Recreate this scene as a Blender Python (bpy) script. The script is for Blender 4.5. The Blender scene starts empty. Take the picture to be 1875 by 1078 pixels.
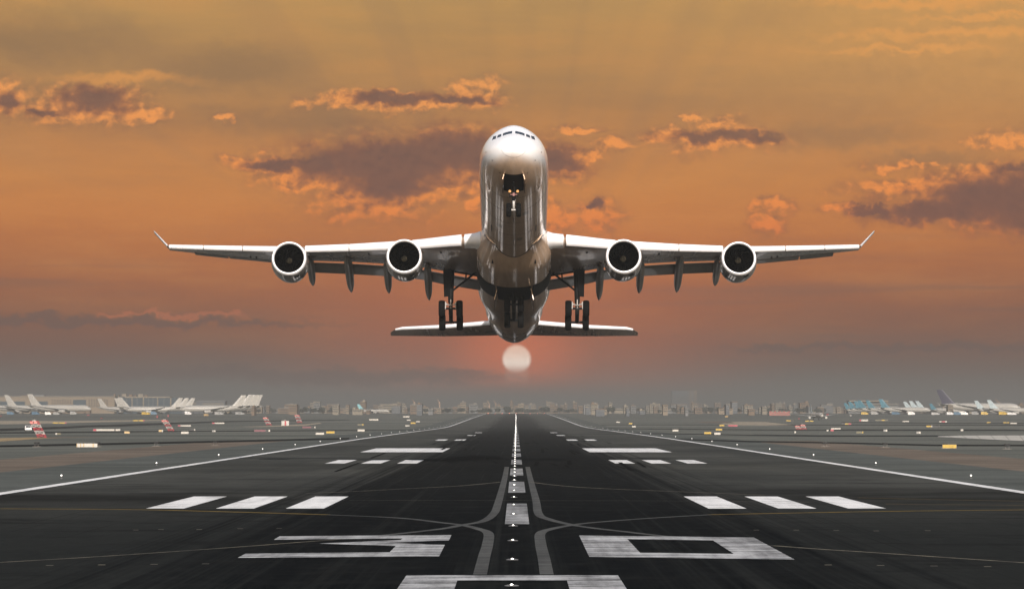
import bpy, bmesh, math, random
from mathutils import Vector, Matrix
R = math.radians
random.seed(11)
scene = bpy.context.scene
COL = scene.collection

# ------------------------------------------------------------------ camera, sky, sun, exposure
CAM_H = 4.6                    # metres above the runway
F = 5720.0                     # focal length in pixels of the 1875 px wide photograph
HY, VX = 760.0, 945.0          # level horizon row and runway vanishing column in the photograph
cam_d = bpy.data.cameras.new('camera'); cam = bpy.data.objects.new('camera', cam_d); COL.objects.link(cam)
cam_d.sensor_width = 36.0; cam_d.lens = 36.0 * F / 1875.0
cam_d.clip_start = 0.5; cam_d.clip_end = 30000
cam.location = (0, 0, CAM_H)
cam.rotation_euler = (R(90) + math.atan((HY - 539.0) / F), 0, math.atan((VX - 937.5) / F))
scene.camera = cam
scene.render.resolution_x = 1024; scene.render.resolution_y = 588

SUN_EL, SUN_AZ = 20.0, 174.0   # the lamp stands high behind the photographer (azimuth clockwise from the runway heading)
sun_d = bpy.data.lights.new('sun', 'SUN'); sun = bpy.data.objects.new('sun', sun_d); COL.objects.link(sun)
sun_d.energy = 5.0; sun_d.angle = R(0.53); sun_d.color = (1.0, 0.925, 0.875)
_sd = Vector((math.sin(R(SUN_AZ)) * math.cos(R(SUN_EL)), math.cos(R(SUN_AZ)) * math.cos(R(SUN_EL)), math.sin(R(SUN_EL))))
sun.rotation_euler = _sd.to_track_quat('Z', 'Y').to_euler()
sun.location = (0, -50, 80)

vs = scene.view_settings
vs.view_transform = 'Standard'; vs.look = 'None'; vs.exposure = 0.42; vs.gamma = 1.0; vs.use_curve_mapping = False
scene.cycles.use_denoising = True
scene.cycles.max_bounces = 6; scene.cycles.diffuse_bounces = 3; scene.cycles.glossy_bounces = 3
scene.cycles.volume_bounces = 0; scene.cycles.transparent_max_bounces = 8
scene.cycles.sample_clamp_indirect = 6.0

def lin(r, g, b, k=1.0):
    f = lambda c: (c / 255 / 12.92) if c / 255 <= 0.04045 else ((c / 255 + 0.055) / 1.055) ** 2.4
    return (f(r) * k, f(g) * k, f(b) * k, 1.0)

# ---- the sky: a sunset gradient with clouds round the low sun, running into a clear Nishita sky overhead and behind
world = bpy.data.worlds.new('World'); scene.world = world; world.use_nodes = True
wt = world.node_tree; wt.nodes.clear()
class S:
    """a node socket with arithmetic"""
    def __init__(s, sock): s.s = sock
    def _m(s, op, o=None, p=None, clamp=False):
        n = T.nodes.new('ShaderNodeMath'); n.operation = op; n.use_clamp = clamp
        for i, v in enumerate((s, o, p)):
            if v is None: continue
            if isinstance(v, S): T.links.new(v.s, n.inputs[i])
            else: n.inputs[i].default_value = v
        return S(n.outputs[0])
    def __add__(s, o): return s._m('ADD', o)
    def __radd__(s, o): return s._m('ADD', o)
    def __sub__(s, o): return s._m('SUBTRACT', o)
    def __rsub__(s, o): return S.const(o)._m('SUBTRACT', s)
    def __mul__(s, o): return s._m('MULTIPLY', o)
    def __rmul__(s, o): return s._m('MULTIPLY', o)
    def __truediv__(s, o): return s._m('DIVIDE', o)
    def max(s, o): return s._m('MAXIMUM', o)
    def min(s, o): return s._m('MINIMUM', o)
    def abs(s): return s._m('ABSOLUTE')
    def pow(s, o): return s._m('POWER', o)
    @staticmethod
    def const(v):
        n = T.nodes.new('ShaderNodeValue'); n.outputs[0].default_value = v; return S(n.outputs[0])
    def step(s, a, b, lo=0.0, hi=1.0):
        n = T.nodes.new('ShaderNodeMapRange'); n.interpolation_type = 'SMOOTHSTEP'
        T.links.new(s.s, n.inputs[0]); n.inputs[1].default_value = a; n.inputs[2].default_value = b
        n.inputs[3].default_value = lo; n.inputs[4].default_value = hi
        return S(n.outputs[0])
def vmath(op, a, b=None, c=None, out=0):
    n = T.nodes.new('ShaderNodeVectorMath'); n.operation = op
    for i, v in enumerate((a, b, c)):
        if v is None: continue
        if isinstance(v, S): T.links.new(v.s, n.inputs[i])
        else: n.inputs[i].default_value = v
    return S(n.outputs['Value' if out else 'Vector'])
def comb(x, y, z=0.0):
    n = T.nodes.new('ShaderNodeCombineXYZ')
    for i, v in enumerate((x, y, z)):
        if isinstance(v, S): T.links.new(v.s, n.inputs[i])
        else: n.inputs[i].default_value = v
    return S(n.outputs[0])
def sep(v):
    n = T.nodes.new('ShaderNodeSeparateXYZ'); T.links.new(v.s, n.inputs[0]); return [S(o) for o in n.outputs]
def noise(vec, scale, detail=4.0, rough=0.55, dim='3D', color=False, dist=0.0):
    n = T.nodes.new('ShaderNodeTexNoise'); n.noise_dimensions = dim
    if dim == '1D': T.links.new(vec.s, n.inputs['W'])
    else: T.links.new(vec.s, n.inputs['Vector'])
    n.inputs['Scale'].default_value = scale; n.inputs['Detail'].default_value = detail
    n.inputs['Roughness'].default_value = rough; n.inputs['Distortion'].default_value = dist
    return S(n.outputs['Color' if color else 0])
def mix(fac, a, b, blend='MIX'):
    n = T.nodes.new('ShaderNodeMix'); n.data_type = 'RGBA'; n.blend_type = blend
    for i, v in ((0, fac), (6, a), (7, b)):
        if isinstance(v, S): T.links.new(v.s, n.inputs[i])
        elif i == 0: n.inputs[i].default_value = v
        else: n.inputs[i].default_value = v
    return S(n.outputs[2])
def ramp(fac, stops, interp='LINEAR'):
    n = T.nodes.new('ShaderNodeValToRGB'); T.links.new(fac.s, n.inputs[0]); cr = n.color_ramp; cr.interpolation = interp
    while len(cr.elements) < len(stops): cr.elements.new(0.5)
    for e, (p, c) in zip(cr.elements, stops): e.position = p; e.color = c
    return S(n.outputs[0])
T = wt
PPD = F * math.pi / 180          # photograph pixels per degree
tc = T.nodes.new('ShaderNodeTexCoord')
dx, dy, dz = sep(S(tc.outputs['Generated']))
az = dx._m('ARCTAN2', dy) * (180 / math.pi)
el = dz._m('ARCSINE') * (180 / math.pi)
E = lambda y: (HY - y) / PPD
A = lambda x: (x - VX) / PPD
K = 1 / 0.12 / 2 ** 0.42         # the Background runs at strength 0.12 under this exposure
grad = [(757, 116, 115, 109), (728, 116, 113, 107), (706, 115, 109, 102), (688, 114, 101, 92), (668, 117, 92, 80), (634, 128, 86, 68),
        (590, 145, 89, 62), (540, 165, 97, 60), (490, 182, 107, 59), (440, 195, 117, 61), (390, 204, 127, 66), (330, 205, 134, 72),
        (270, 194, 131, 77), (210, 180, 128, 80), (150, 177, 132, 84), (80, 183, 139, 86), (0, 189, 147, 90), (-140, 188, 154, 104), (-480, 166, 156, 134)]
EMAX = E(-480)
sky = ramp(el / EMAX, [(max(0.0, E(y) / EMAX), lin(r, g, b, K)) for y, r, g, b in grad])
# faint cirrus veils and the shadow rays that fan out from the low sun
veil = noise(comb(az * 0.22 + 3.1, el * 1.15, 0.0), 1.0, 5.0, 0.6)
sky = mix(veil.step(0.38, 0.78, 0.0, 0.34) * el.step(0.5, 2.6), sky, lin(222, 152, 84, K))
sky = mix(veil.step(0.25, 0.55, 0.20, 0.0) * el.step(0.5, 2.0), sky, lin(146, 112, 86, K))
low = noise(comb(az * 0.12 + 9.0, el * 3.2, 4.0), 1.0, 4.0, 0.55)
sky = mix(low.step(0.50, 0.70, 0.0, 0.38) * el.step(0.35, 0.9) * el.step(4.0, 2.0), sky, lin(122, 92, 80, K))
S_AZ, S_EL = A(946), E(657)
ang = (el - S_EL)._m('ARCTAN2', az - S_AZ)
rays = noise(ang, 7.0, 2.0, 0.5, '1D')
sky = mix(rays.step(0.42, 0.72, 0.0, 0.16) * el.step(3.4, 5.2) * el.step(30.0, 9.0), sky, lin(140, 114, 90, K))
sky = mix(az.abs().step(3.0, 12.0, 0.0, 0.36) * el.step(4.2, 1.6), sky, lin(112, 78, 66, K))
# warm glow round the sun
gd = vmath('LENGTH', comb((az - S_AZ) * 0.62, el - S_EL), out=1)
sky = mix(gd.step(3.6, 0.0, 0.0, 0.50) * el.step(0.12, 0.75), sky, lin(212, 108, 62, K))
sky = mix(gd.step(1.0, 0.10, 0.0, 0.70) * el.step(0.30, 0.8), sky, lin(240, 118, 66, K))
# clouds: ellipses in azimuth and elevation, torn by noise
p0 = comb(az, el)
w1 = vmath('SUBTRACT', noise(vmath('MULTIPLY', p0, (1.0, 1.4, 1.0)), 1.3, 2.0, 0.5, color=True), (0.5, 0.5, 0.5))
w2 = vmath('SUBTRACT', noise(vmath('MULTIPLY', p0, (1.0, 1.25, 1.0)), 5.0, 6.0, 0.58, color=True), (0.5, 0.5, 0.5))
p = vmath('MULTIPLY_ADD', w1, (0.9, 0.42, 0.0), vmath('MULTIPLY_ADD', w2, (0.55, 0.34, 0.0), p0))
def blobs(lst):
    acc = None
    for (x, y, rx, ry) in lst:
        q = vmath('MULTIPLY_ADD', p, (PPD / rx, PPD / ry, 0.0), (-A(x) * PPD / rx, -E(y) * PPD / ry, 0.0))
        v = S.const(1.0) - vmath('LENGTH', q, out=1)
        acc = v if acc is None else acc._m('SMOOTH_MAX', v, 0.25)
    return acc
fluff = noise(vmath('MULTIPLY', p0, (1.0, 1.25, 1.0)), 7.0, 7.0, 0.62)
tosun = vmath('NORMALIZE', vmath('SUBTRACT', (A(946), E(657), 0.0), p0))
def billow(v): return noise(vmath('MULTIPLY', v, (1.0, 1.30, 1.0)), 3.3, 5.0, 0.54, dist=0.3)
bil = billow(p0)
bil2 = billow(vmath('MULTIPLY_ADD', tosun, (0.11, 0.11, 0.0), p0))
relief = (bil - bil2) * 5.0                                        # puffs that face the low sun are lit
BODY = [(450, 297, 66, 18), (545, 322, 84, 36), (690, 330, 180, 80), (850, 302, 150, 70), (1015, 302, 84, 38), (700, 378, 110, 32),
        (630, 188, 88, 20), (750, 188, 150, 22), (868, 168, 64, 30), (10, 188, 70, 42), (165, 200, 130, 40), (270, 214, 56, 20), (412, 222, 26, 11),
        (1060, 238, 54, 9), (1125, 266, 40, 15), (1090, 394, 58, 36), (1012, 400, 42, 36), (868, 374, 30, 24), (1092, 285, 24, 14),
        (1320, 258, 130, 26), (1225, 250, 46, 20), (1320, 228, 56, 12), (1262, 216, 26, 7),
        (1840, 262, 76, 20), (1650, 304, 80, 11), (1660, 345, 130, 22), (1790, 338, 110, 40), (1830, 372, 150, 62), (1700, 392, 120, 22), (1560, 382, 66, 13), (1420, 379, 36, 16), (1405, 412, 40, 22)]
DARK = [(498, 304, 50, 17), (590, 298, 90, 42), (720, 294, 180, 60), (850, 284, 150, 50), (1005, 295, 74, 30), (705, 336, 96, 44),
        (715, 183, 100, 12), (830, 179, 84, 12), (175, 188, 74, 27), (12, 196, 36, 20), (85, 208, 26, 9), (1085, 374, 26, 9),
        (1320, 253, 112, 13), (1405, 251, 46, 11), (1800, 366, 120, 50), (1880, 375, 120, 66), (1720, 392, 140, 24), (1588, 386, 38, 27), (1850, 320, 50, 15)]
h = blobs(BODY) + (fluff - 0.5) * 0.44 + (bil - 0.5) * 0.62
hd = blobs(DARK) + (bil - 0.5) * 0.55 + (fluff - 0.5) * 0.20
rim = ramp(el / 6.5, [(0.0, lin(186, 92, 62, K)), (0.48, lin(228, 122, 62, K)), (0.62, lin(246, 148, 72, K)), (1.0, lin(244, 164, 92, K))])
core = ramp(el / 6.5, [(0.40, lin(132, 84, 66, K)), (0.62, lin(119, 86, 76, K)), (1.0, lin(130, 98, 82, K))])
lit = (h * 0.9 + relief * 0.45 + (fluff - 0.5) * 0.4).step(-0.25, 0.85)
rimv = mix(lit, mix(0.5, core, sky), rim)
sky = mix(h.step(-0.42, 0.55, 0.0, 0.95), sky, rimv)
edge_ = hd.step(0.42, 0.0)
warmth = hd.step(0.75, 0.0)
core = mix(warmth * 0.42, core, lin(176, 108, 72, K))
core = mix((bil - relief * 0.4).step(0.30, 0.75, 0.0, 0.22), core, lin(104, 76, 70, K))
dk = (hd * 1.0 - relief * 0.24 * edge_).step(-0.46, 0.52, 0.0, 1.0)
sky = mix(dk * h.step(-0.15, 0.25, 0.55, 1.0) * 0.95, sky, mix((relief + (fluff - 0.5) * 0.6).step(0.15, 0.9, 0.05, 0.38) * edge_, core, rim))
# golden streaks and a brown shade high up
wis = blobs([(1760, 72, 230, 10), (1700, 14, 190, 10), (1660, 100, 150, 7), (1820, 40, 160, 6), (240, 150, 130, 12)]) + (fluff - 0.5) * 0.35 + (bil - 0.5) * 0.6
sky = mix(wis.step(-0.55, 0.9, 0.0, 0.62), sky, lin(236, 160, 84, K))
shd = blobs([(60, 80, 260, 70), (430, 130, 180, 60), (560, 225, 260, 40), (1560, 250, 200, 30), (1700, 290, 160, 20)]) + (bil - 0.5) * 0.35
sky = mix(shd.step(-0.2, 0.9, 0.0, 0.50) * h.step(0.3, 0.0), sky, lin(132, 106, 82, K))
sky = mix(az.step(0.5, 8.0) * el.step(4.2, 6.6) * el.step(16.0, 8.0) * (bil * 0.35 + 0.12), sky, lin(238, 172, 98, K))
# long low banks near the horizon
bank = blobs([(250, 590, 420, 9), (60, 587, 240, 12), (1720, 636, 420, 9), (1480, 634, 160, 7), (640, 690, 360, 16), (330, 686, 380, 14)]) + (fluff - 0.5) * 0.5
sky = mix(bank.step(-0.15, 0.6, 0.0, 0.72), sky, lin(108, 82, 74, K))
tops = blobs([(330, 577, 150, 6), (220, 575, 40, 5), (410, 574, 50, 6)]) + (fluff - 0.5) * 0.9
sky = mix(tops.step(0.0, 0.7, 0.0, 0.5), sky, lin(206, 116, 78, K))
# outside the photograph the same broken cloud goes on
gen = noise(comb(az * 0.085 + 7.0, el * 0.26, 2.0), 1.0, 7.0, 0.60)
away = az.abs().step(9.8, 13.0).max(el.step(7.8, 11.0))
sky = mix((gen + (fluff - 0.5) * 0.12).step(0.53, 0.62, 0.0, 0.75) * away * el.step(1.5, 3.5) * el.step(40.0, 14.0), sky, core)
# the sun's own disc, dim in the haze
disc = vmath('LENGTH', comb(az - S_AZ, (el - S_EL)), out=1)
cutl = (el + (fluff - 0.5) * 0.03).step(E(692), E(662))
sdisc = disc.step(29.5 / PPD, 21.0 / PPD)
sky = mix(sdisc * cutl * 0.97, sky, mix((el - S_EL).step(0.22, -0.16), lin(248, 204, 180, K * 1.25), lin(255, 236, 220, K * 1.5)))
tail = (az - S_AZ).abs().step(26.0 / PPD, 17.0 / PPD) * el.step(E(712), E(672)) * (1.0 - cutl)
sky = mix(tail * 0.55, sky, lin(222, 172, 150, K))
# clear sky for the rest
nish = T.nodes.new('ShaderNodeTexSky'); nish.sky_type = 'NISHITA'; nish.sun_disc = False
nish.sun_elevation = R(SUN_EL); nish.sun_rotation = R(SUN_AZ); nish.altitude = 20; nish.dust_density = 3.0; nish.air_density = 1.0; nish.ozone_density = 1.0
behind = az.abs().step(50.0, 130.0, 0.0, 0.75)
fac = el.step(9.0, 38.0).max(behind)
sky = mix(fac, sky, S(nish.outputs[0]))
# below the horizon the world is the colour of the haze
sky = mix(el.step(-0.05, -0.6), sky, lin(108, 106, 99, K))
bg = T.nodes.new('ShaderNodeBackground'); T.links.new(sky.s, bg.inputs[0]); bg.inputs[1].default_value = 0.12
wo = T.nodes.new('ShaderNodeOutputWorld'); T.links.new(bg.outputs[0], wo.inputs[0])
world.cycles.sampling_method = 'MANUAL'; world.cycles.sample_map_resolution = 1024

# ------------------------------------------------------------------ helpers
def tag(o, label=None, cat=None, group=None, kind=None):
    if label: o['label'] = label
    if cat: o['category'] = cat
    if group: o['group'] = group
    if kind: o['kind'] = kind
    return o
def link(o, parent=None):
    COL.objects.link(o)
    if parent is not None: o.parent = parent
    return o
def empty(name, loc=(0, 0, 0), rz=0.0, parent=None):
    o = bpy.data.objects.new(name, None); o.location = loc; o.rotation_euler = (0, 0, rz); o.empty_display_size = 0.5
    return link(o, parent)
class MB:
    """collects vertices and faces; build() links them as ONE mesh object"""
    def __init__(s): s.v = []; s.f = []; s.m = []
    def add(s, vs, fs, mi=0):
        b = len(s.v); s.v += [tuple(v) for v in vs]; s.f += [tuple(i + b for i in f) for f in fs]; s.m += [mi] * len(fs); return s
    def box(s, x0, x1, y0, y1, z0, z1, mi=0):
        vs = [(x, y, z) for z in (z0, z1) for y in (y0, y1) for x in (x0, x1)]
        return s.add(vs, [(0, 2, 3, 1), (4, 5, 7, 6), (0, 1, 5, 4), (2, 6, 7, 3), (0, 4, 6, 2), (1, 3, 7, 5)], mi)
    def tube(s, a, b, r0, r1=None, n=10, mi=0, cap=True):
        r1 = r0 if r1 is None else r1; a = Vector(a); b = Vector(b); d = (b - a).normalized()
        u = d.orthogonal().normalized(); w = d.cross(u)
        vs = [tuple(c + (u * math.cos(2 * math.pi * i / n) + w * math.sin(2 * math.pi * i / n)) * r) for c, r in ((a, r0), (b, r1)) for i in range(n)]
        fs = [(i, (i + 1) % n, n + (i + 1) % n, n + i) for i in range(n)]
        if cap: fs += [tuple(range(n - 1, -1, -1)), tuple(range(n, 2 * n))]
        return s.add(vs, fs, mi)
    def rings(s, rings, closed=True, cap0=True, cap1=True, mi=0):
        n = len(rings[0]); vs = [p for r in rings for p in r]; fs = []
        for k in range(len(rings) - 1):
            for i in range(n if closed else n - 1):
                j = (i + 1) % n; fs.append((k * n + i, k * n + j, (k + 1) * n + j, (k + 1) * n + i))
        if closed and cap0: fs.append(tuple(range(n - 1, -1, -1)))
        if closed and cap1: fs.append(tuple(range((len(rings) - 1) * n, len(rings) * n)))
        return s.add(vs, fs, mi)
    def lathe(s, prof, c=(0, 0, 0), n=32, mi=0, axis='Y', cap0=False, cap1=False):
        out = []
        for (t, r) in prof:
            ring = []
            for i in range(n):
                a = 2 * math.pi * i / n; q, w = r * math.sin(a), r * math.cos(a)
                ring.append((c[0] + q, c[1] + t, c[2] + w) if axis == 'Y' else (c[0] + t, c[1] + q, c[2] + w) if axis == 'X' else (c[0] + q, c[1] + w, c[2] + t))
            out.append(ring)
        return s.rings(out, cap0=cap0, cap1=cap1, mi=mi)
    def mesh(s, name, mats, smooth=False):
        me = bpy.data.meshes.new(name); me.from_pydata(s.v, [], s.f)
        for m in (mats if isinstance(mats, (list, tuple)) else [mats]): me.materials.append(m)
        me.polygons.foreach_set('material_index', s.m)
        bm = bmesh.new(); bm.from_mesh(me); bmesh.ops.recalc_face_normals(bm, faces=bm.faces); bm.to_mesh(me); bm.free()
        if smooth: me.polygons.foreach_set('use_smooth', [True] * len(me.polygons))
        if smooth and smooth is not True: me.set_sharp_from_angle(angle=R(smooth))
        me.update(); return me
    def build(s, name, mats, parent=None, smooth=False):
        return link(bpy.data.objects.new(name, s.mesh(name, mats, smooth)), parent)
def inst(name, me, parent=None, loc=(0, 0, 0), rz=0.0, sc=(1, 1, 1)):
    o = bpy.data.objects.new(name, me); o.location = loc; o.rotation_euler = (0, 0, rz); o.scale = sc
    return link(o, parent)
def copy_tree(o, parent=None):
    c = o.copy(); COL.objects.link(c); c.parent = parent
    for ch in o.children: copy_tree(ch, c)
    return c

# ------------------------------------------------------------------ materials
def mat_begin(name):
    global T
    m = bpy.data.materials.new(name); m.use_nodes = True; T = m.node_tree; return m, T.nodes['Principled BSDF']
def setc(b, col):
    if isinstance(col, S): T.links.new(col.s, b.inputs['Base Color'])
    else: b.inputs['Base Color'].default_value = col if len(col) == 4 else (*col, 1)
def pos():
    n = T.nodes.new('ShaderNodeNewGeometry'); return S(n.outputs['Position'])
def opos():
    n = T.nodes.new('ShaderNodeTexCoord'); return S(n.outputs['Object'])
def bump(b, height, strength=0.2, dist=0.02):
    n = T.nodes.new('ShaderNodeBump'); T.links.new(height.s, n.inputs['Height']); n.inputs['Strength'].default_value = strength
    n.inputs['Distance'].default_value = dist; T.links.new(n.outputs[0], b.inputs['Normal'])
def mat(name, col, rough=0.6, metal=0.0, spec=0.4, vary=0.25, scale=0.6, coat=0.0, emit=None, es=0.0):
    m, b = mat_begin(name)
    c = (*col[:3], 1.0)
    if vary:
        nz = noise(opos(), scale, 4.0, 0.6)
        setc(b, mix(nz.step(0.3, 0.7), tuple(v * (1 - vary) for v in c[:3]) + (1,), tuple(min(1, v * (1 + vary * 0.5)) for v in c[:3]) + (1,)))
    else: setc(b, c)
    b.inputs['Roughness'].default_value = rough; b.inputs['Metallic'].default_value = metal
    b.inputs['Specular IOR Level'].default_value = spec; b.inputs['Coat Weight'].default_value = coat; b.inputs['Coat Roughness'].default_value = 0.06
    if emit: b.inputs['Emission Color'].default_value = (*emit[:3], 1); b.inputs['Emission Strength'].default_value = es
    return m

def ground_mat(name, c0, c1, sx=0.02, sy=0.06, spec=0.0, fine=True, lo=0.35, hi=0.65):
    m, b = mat_begin(name); P = pos(); x, y, z = sep(P)
    a = noise(comb(x * sx, y * sy), 1.0, 6.0, 0.6)
    g = noise(P, 1.7, 5.0, 0.7)
    c = mix(a.step(lo, hi), (*c0, 1), (*c1, 1))
    a2 = noise(comb(x * sx * 0.5 + 4.0, y * sy * 3.5), 1.0, 4.0, 0.6)
    c = mix(a2.step(0.40, 0.72, 0.0, 0.55), c, (*[v * 0.60 for v in c0], 1))
    c = mix(g.step(0.3, 0.75, 0.0, 0.35), c, (*[v * 0.55 for v in c0], 1))
    setc(b, c); b.inputs['Roughness'].default_value = 0.95; b.inputs['Specular IOR Level'].default_value = spec
    return m

# asphalt of the runway: bitumen, rubber laid down by the wheels along the touchdown zone, joints, old scuffs
def runway_mat():
    m, b = mat_begin('runway_asphalt'); P = pos(); x, y, z = sep(P)
    ax = x.abs()
    base = mix(noise(comb(x * 0.05, y * 0.016), 1.0, 6.0, 0.62).step(0.32, 0.7), (0.040, 0.0425, 0.040, 1), (0.075, 0.0765, 0.069, 1))
    # asphalt grows darker towards the near end, with a ragged limit
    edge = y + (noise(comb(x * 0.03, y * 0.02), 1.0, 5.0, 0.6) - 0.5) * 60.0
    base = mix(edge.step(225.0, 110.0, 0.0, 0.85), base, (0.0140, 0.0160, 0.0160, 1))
    # long rubber streaks
    st = noise(comb(x * 1.15, y * 0.0035, 1.0), 1.0, 5.0, 0.7)
    st2 = noise(comb(x * 4.5, y * 0.010, 5.0), 1.0, 4.0, 0.65)
    core_ = ax.step(19.0, 4.5) * y.step(60.0, 190.0, 0.72, 1.0) * y.step(3400.0, 1500.0, 0.75, 1.0)
    rub = (core_ * 1.05 + (st - 0.5) * 1.5 + (st2 - 0.5) * 0.9).step(0.18, 0.95)
    base = mix(rub * 0.93, base, (0.0048, 0.0060, 0.0070, 1))
    # cross scuffs where aircraft line up
    cs = noise(comb(x * 0.10 + y * 0.02, y * 0.22, 3.0), 1.0, 5.0, 0.7)
    base = mix(cs.step(0.50, 0.66, 0.0, 0.8) * y.step(320.0, 150.0), base, (0.012, 0.013, 0.013, 1))
    band = (y - 178.0).abs().step(26.0, 6.0) * noise(comb(x * 0.04, y * 0.05, 8.0), 1.0, 4.0).step(0.35, 0.6)
    base = mix(band * 0.8 * ax.step(8.0, 20.0), base, (0.013, 0.0135, 0.013, 1))
    # paving joints along the runway
    j = (x * (1 / 3.75))._m('FRACT') - 0.5
    jl = j.abs().step(0.012, 0.002) * noise(comb(x * 0.3, y * 0.03), 1.0, 2.0).step(0.4, 0.6)
    base = mix(jl * 0.7, base, (0.006, 0.006, 0.006, 1))
    g = noise(P, 9.0, 4.0, 0.7)
    g2 = noise(comb(x * 1.1, y * 0.35), 1.0, 5.0, 0.7)
    base = mix(g2.step(0.42, 0.75, 0.0, 0.45), base, mix(0.12, base, (0.10, 0.105, 0.10, 1)))
    base = mix(g.step(0.35, 0.8, 0.0, 0.40), base, mix(0.5, base, (0.0, 0.0, 0.0, 1)))
    setc(b, base); b.inputs['Roughness'].default_value = 0.95; b.inputs['Specular IOR Level'].default_value = 0.0
    return m
def paint_mat(name, col, wear_lo, wear_hi, strength, side=0.0):
    m, b = mat_begin(name); P = pos(); x, y, z = sep(P)
    s1 = noise(comb(x * 0.22 + y * 0.10, y * 1.4 - x * 0.22), 1.0, 6.0, 0.72, dist=0.6)
    s2 = noise(comb(x * 0.9, y * 0.06, 2.0), 1.0, 5.0, 0.7)
    g = noise(P, 5.0, 4.0, 0.7)
    w = (s1 * 0.62 + s2 * 0.28 + g * 0.10).step(wear_lo, wear_hi, 0.0, strength)
    c = mix(w, (*col, 1), (0.020, 0.022, 0.024, 1))
    c = mix(noise(P, 0.8, 4.0, 0.6).step(0.3, 0.8, 0.0, 0.22), c, mix(0.4, c, (0.1, 0.1, 0.1, 1)))
    setc(b, c); b.inputs['Roughness'].default_value = 0.85; b.inputs['Specular IOR Level'].default_value = 0.05
    return m
M = {}
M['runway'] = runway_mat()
M['shoulder'] = ground_mat('shoulder_asphalt', (0.086, 0.094, 0.087), (0.116, 0.125, 0.115), 0.06, 0.02)
M['taxi'] = ground_mat('taxiway_asphalt', (0.110, 0.116, 0.103), (0.155, 0.158, 0.138), 0.01, 0.03)
M['band_dark'] = ground_mat('dark_band_asphalt', (0.012, 0.013, 0.013), (0.022, 0.023, 0.022), 0.02, 0.05)
M['taxi_mid'] = ground_mat('worn_taxiway_asphalt', (0.030, 0.032, 0.031), (0.045, 0.047, 0.045), 0.02, 0.05)
M['taxi_light'] = ground_mat('pale_taxiway_asphalt', (0.095, 0.100, 0.090), (0.125, 0.128, 0.115), 0.02, 0.05)
M['sand'] = ground_mat('sand_strip', (0.140, 0.116, 0.094), (0.190, 0.157, 0.126), 0.05, 0.03)
M['sand_light'] = ground_mat('pale_sand', (0.33, 0.28, 0.21), (0.42, 0.36, 0.27), 0.03, 0.05)
M['ochre'] = ground_mat('ochre_sand', (0.30, 0.22, 0.12), (0.40, 0.31, 0.19), 0.05, 0.12)
M['concrete'] = ground_mat('pale_concrete', (0.46, 0.44, 0.39), (0.56, 0.54, 0.48), 0.04, 0.06)
M['ground'] = ground_mat('airfield_ground', (0.102, 0.109, 0.096), (0.185, 0.188, 0.162), 0.0022, 0.012)
M['white_paint'] = paint_mat('runway_white_paint', (0.80, 0.80, 0.78), 0.455, 0.66, 0.80)
M['digit_paint'] = paint_mat('scuffed_white_paint', (0.56, 0.57, 0.57), 0.37, 0.60, 0.88)
M['stripe_paint'] = paint_mat('worn_centreline_paint', (0.40, 0.41, 0.41), 0.38, 0.60, 0.85)
M['grey_line'] = paint_mat('rubbered_line_paint', (0.105, 0.110, 0.105), 0.36, 0.60, 0.75)
M['yellow_line'] = paint_mat('yellow_line_paint', (0.20, 0.135, 0.030), 0.44, 0.66, 0.7)
M['thin_line'] = paint_mat('faint_line_paint', (0.18, 0.165, 0.125), 0.42, 0.62, 0.8)

# ------------------------------------------------------------------ the lie of the land: flat, a slight dip, then a rise to the far end
BP = [(-3000, 0), (600, 0), (750, -.10), (900, -.25), (1100, -.48), (1300, -.60), (1420, -.45), (1550, .05), (1750, .9), (2000, 2.0), (2300, 3.2),
      (2700, 4.75), (3120, 6.2), (3600, 6.9), (4200, 7.2), (9500, 7.2)]
def gz(y):
    for (a, za), (b, zb) in zip(BP, BP[1:]):
        if y <= b: return za + (zb - za) * (y - a) / (b - a)
    return BP[-1][1]
def at(px, py):
    """the point of the ground that the photograph shows at this pixel"""
    t = (HY - py) / F
    lo, y = 20.0, 20.0
    while y < 6000:
        if gz(y) - (CAM_H + t * y) >= 0: break
        y += 4.0
    lo = y - 4.0
    for _ in range(30):
        mid = (lo + y) / 2
        if gz(mid) - (CAM_H + t * mid) >= 0: y = mid
        else: lo = mid
    return Vector(((px - VX) * y / F, y, gz(y)))
def sheet(name, pts, m, off, parent=None, kind=None):
    """a flat patch with this outline (ground metres), cut at the bends of the land and laid on it"""
    me = bpy.data.meshes.new(name); bm = bmesh.new()
    bm.faces.new([bm.verts.new((p[0], p[1], 0)) for p in pts])
    bmesh.ops.triangulate(bm, faces=bm.faces)
    ys = [p[1] for p in pts]
    for (b, _) in BP:
        if min(ys) < b < max(ys):
            bmesh.ops.bisect_plane(bm, geom=list(bm.verts) + list(bm.edges) + list(bm.faces), plane_co=(0, b, 0), plane_no=(0, 1, 0))
    for v in bm.verts: v.co.z = gz(v.co.y) + off
    bmesh.ops.recalc_face_normals(bm, faces=bm.faces)
    if sum(f.normal.z for f in bm.faces) < 0: bmesh.ops.reverse_faces(bm, faces=bm.faces)
    bm.to_mesh(me); bm.free(); me.materials.append(m)
    o = link(bpy.data.objects.new(name, me), parent)
    if kind: o['kind'] = kind
    return o
def rect(x0, x1, y0, y1): return [(x0, y0), (x1, y0), (x1, y1), (x0, y1)]
def smooth_line(pts, n=6):
    out = []
    P_ = [pts[0]] + list(pts) + [pts[-1]]
    for i in range(1, len(P_) - 2):
        a, b, c, d = [Vector(q[:2]) for q in P_[i - 1:i + 3]]
        for k in range(n):
            t = k / n
            out.append(0.5 * ((2 * b) + (c - a) * t + (2 * a - 5 * b + 4 * c - d) * t * t + (3 * b - a - 3 * c + d) * t ** 3))
    out.append(Vector(pts[-1][:2])); return out
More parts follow.
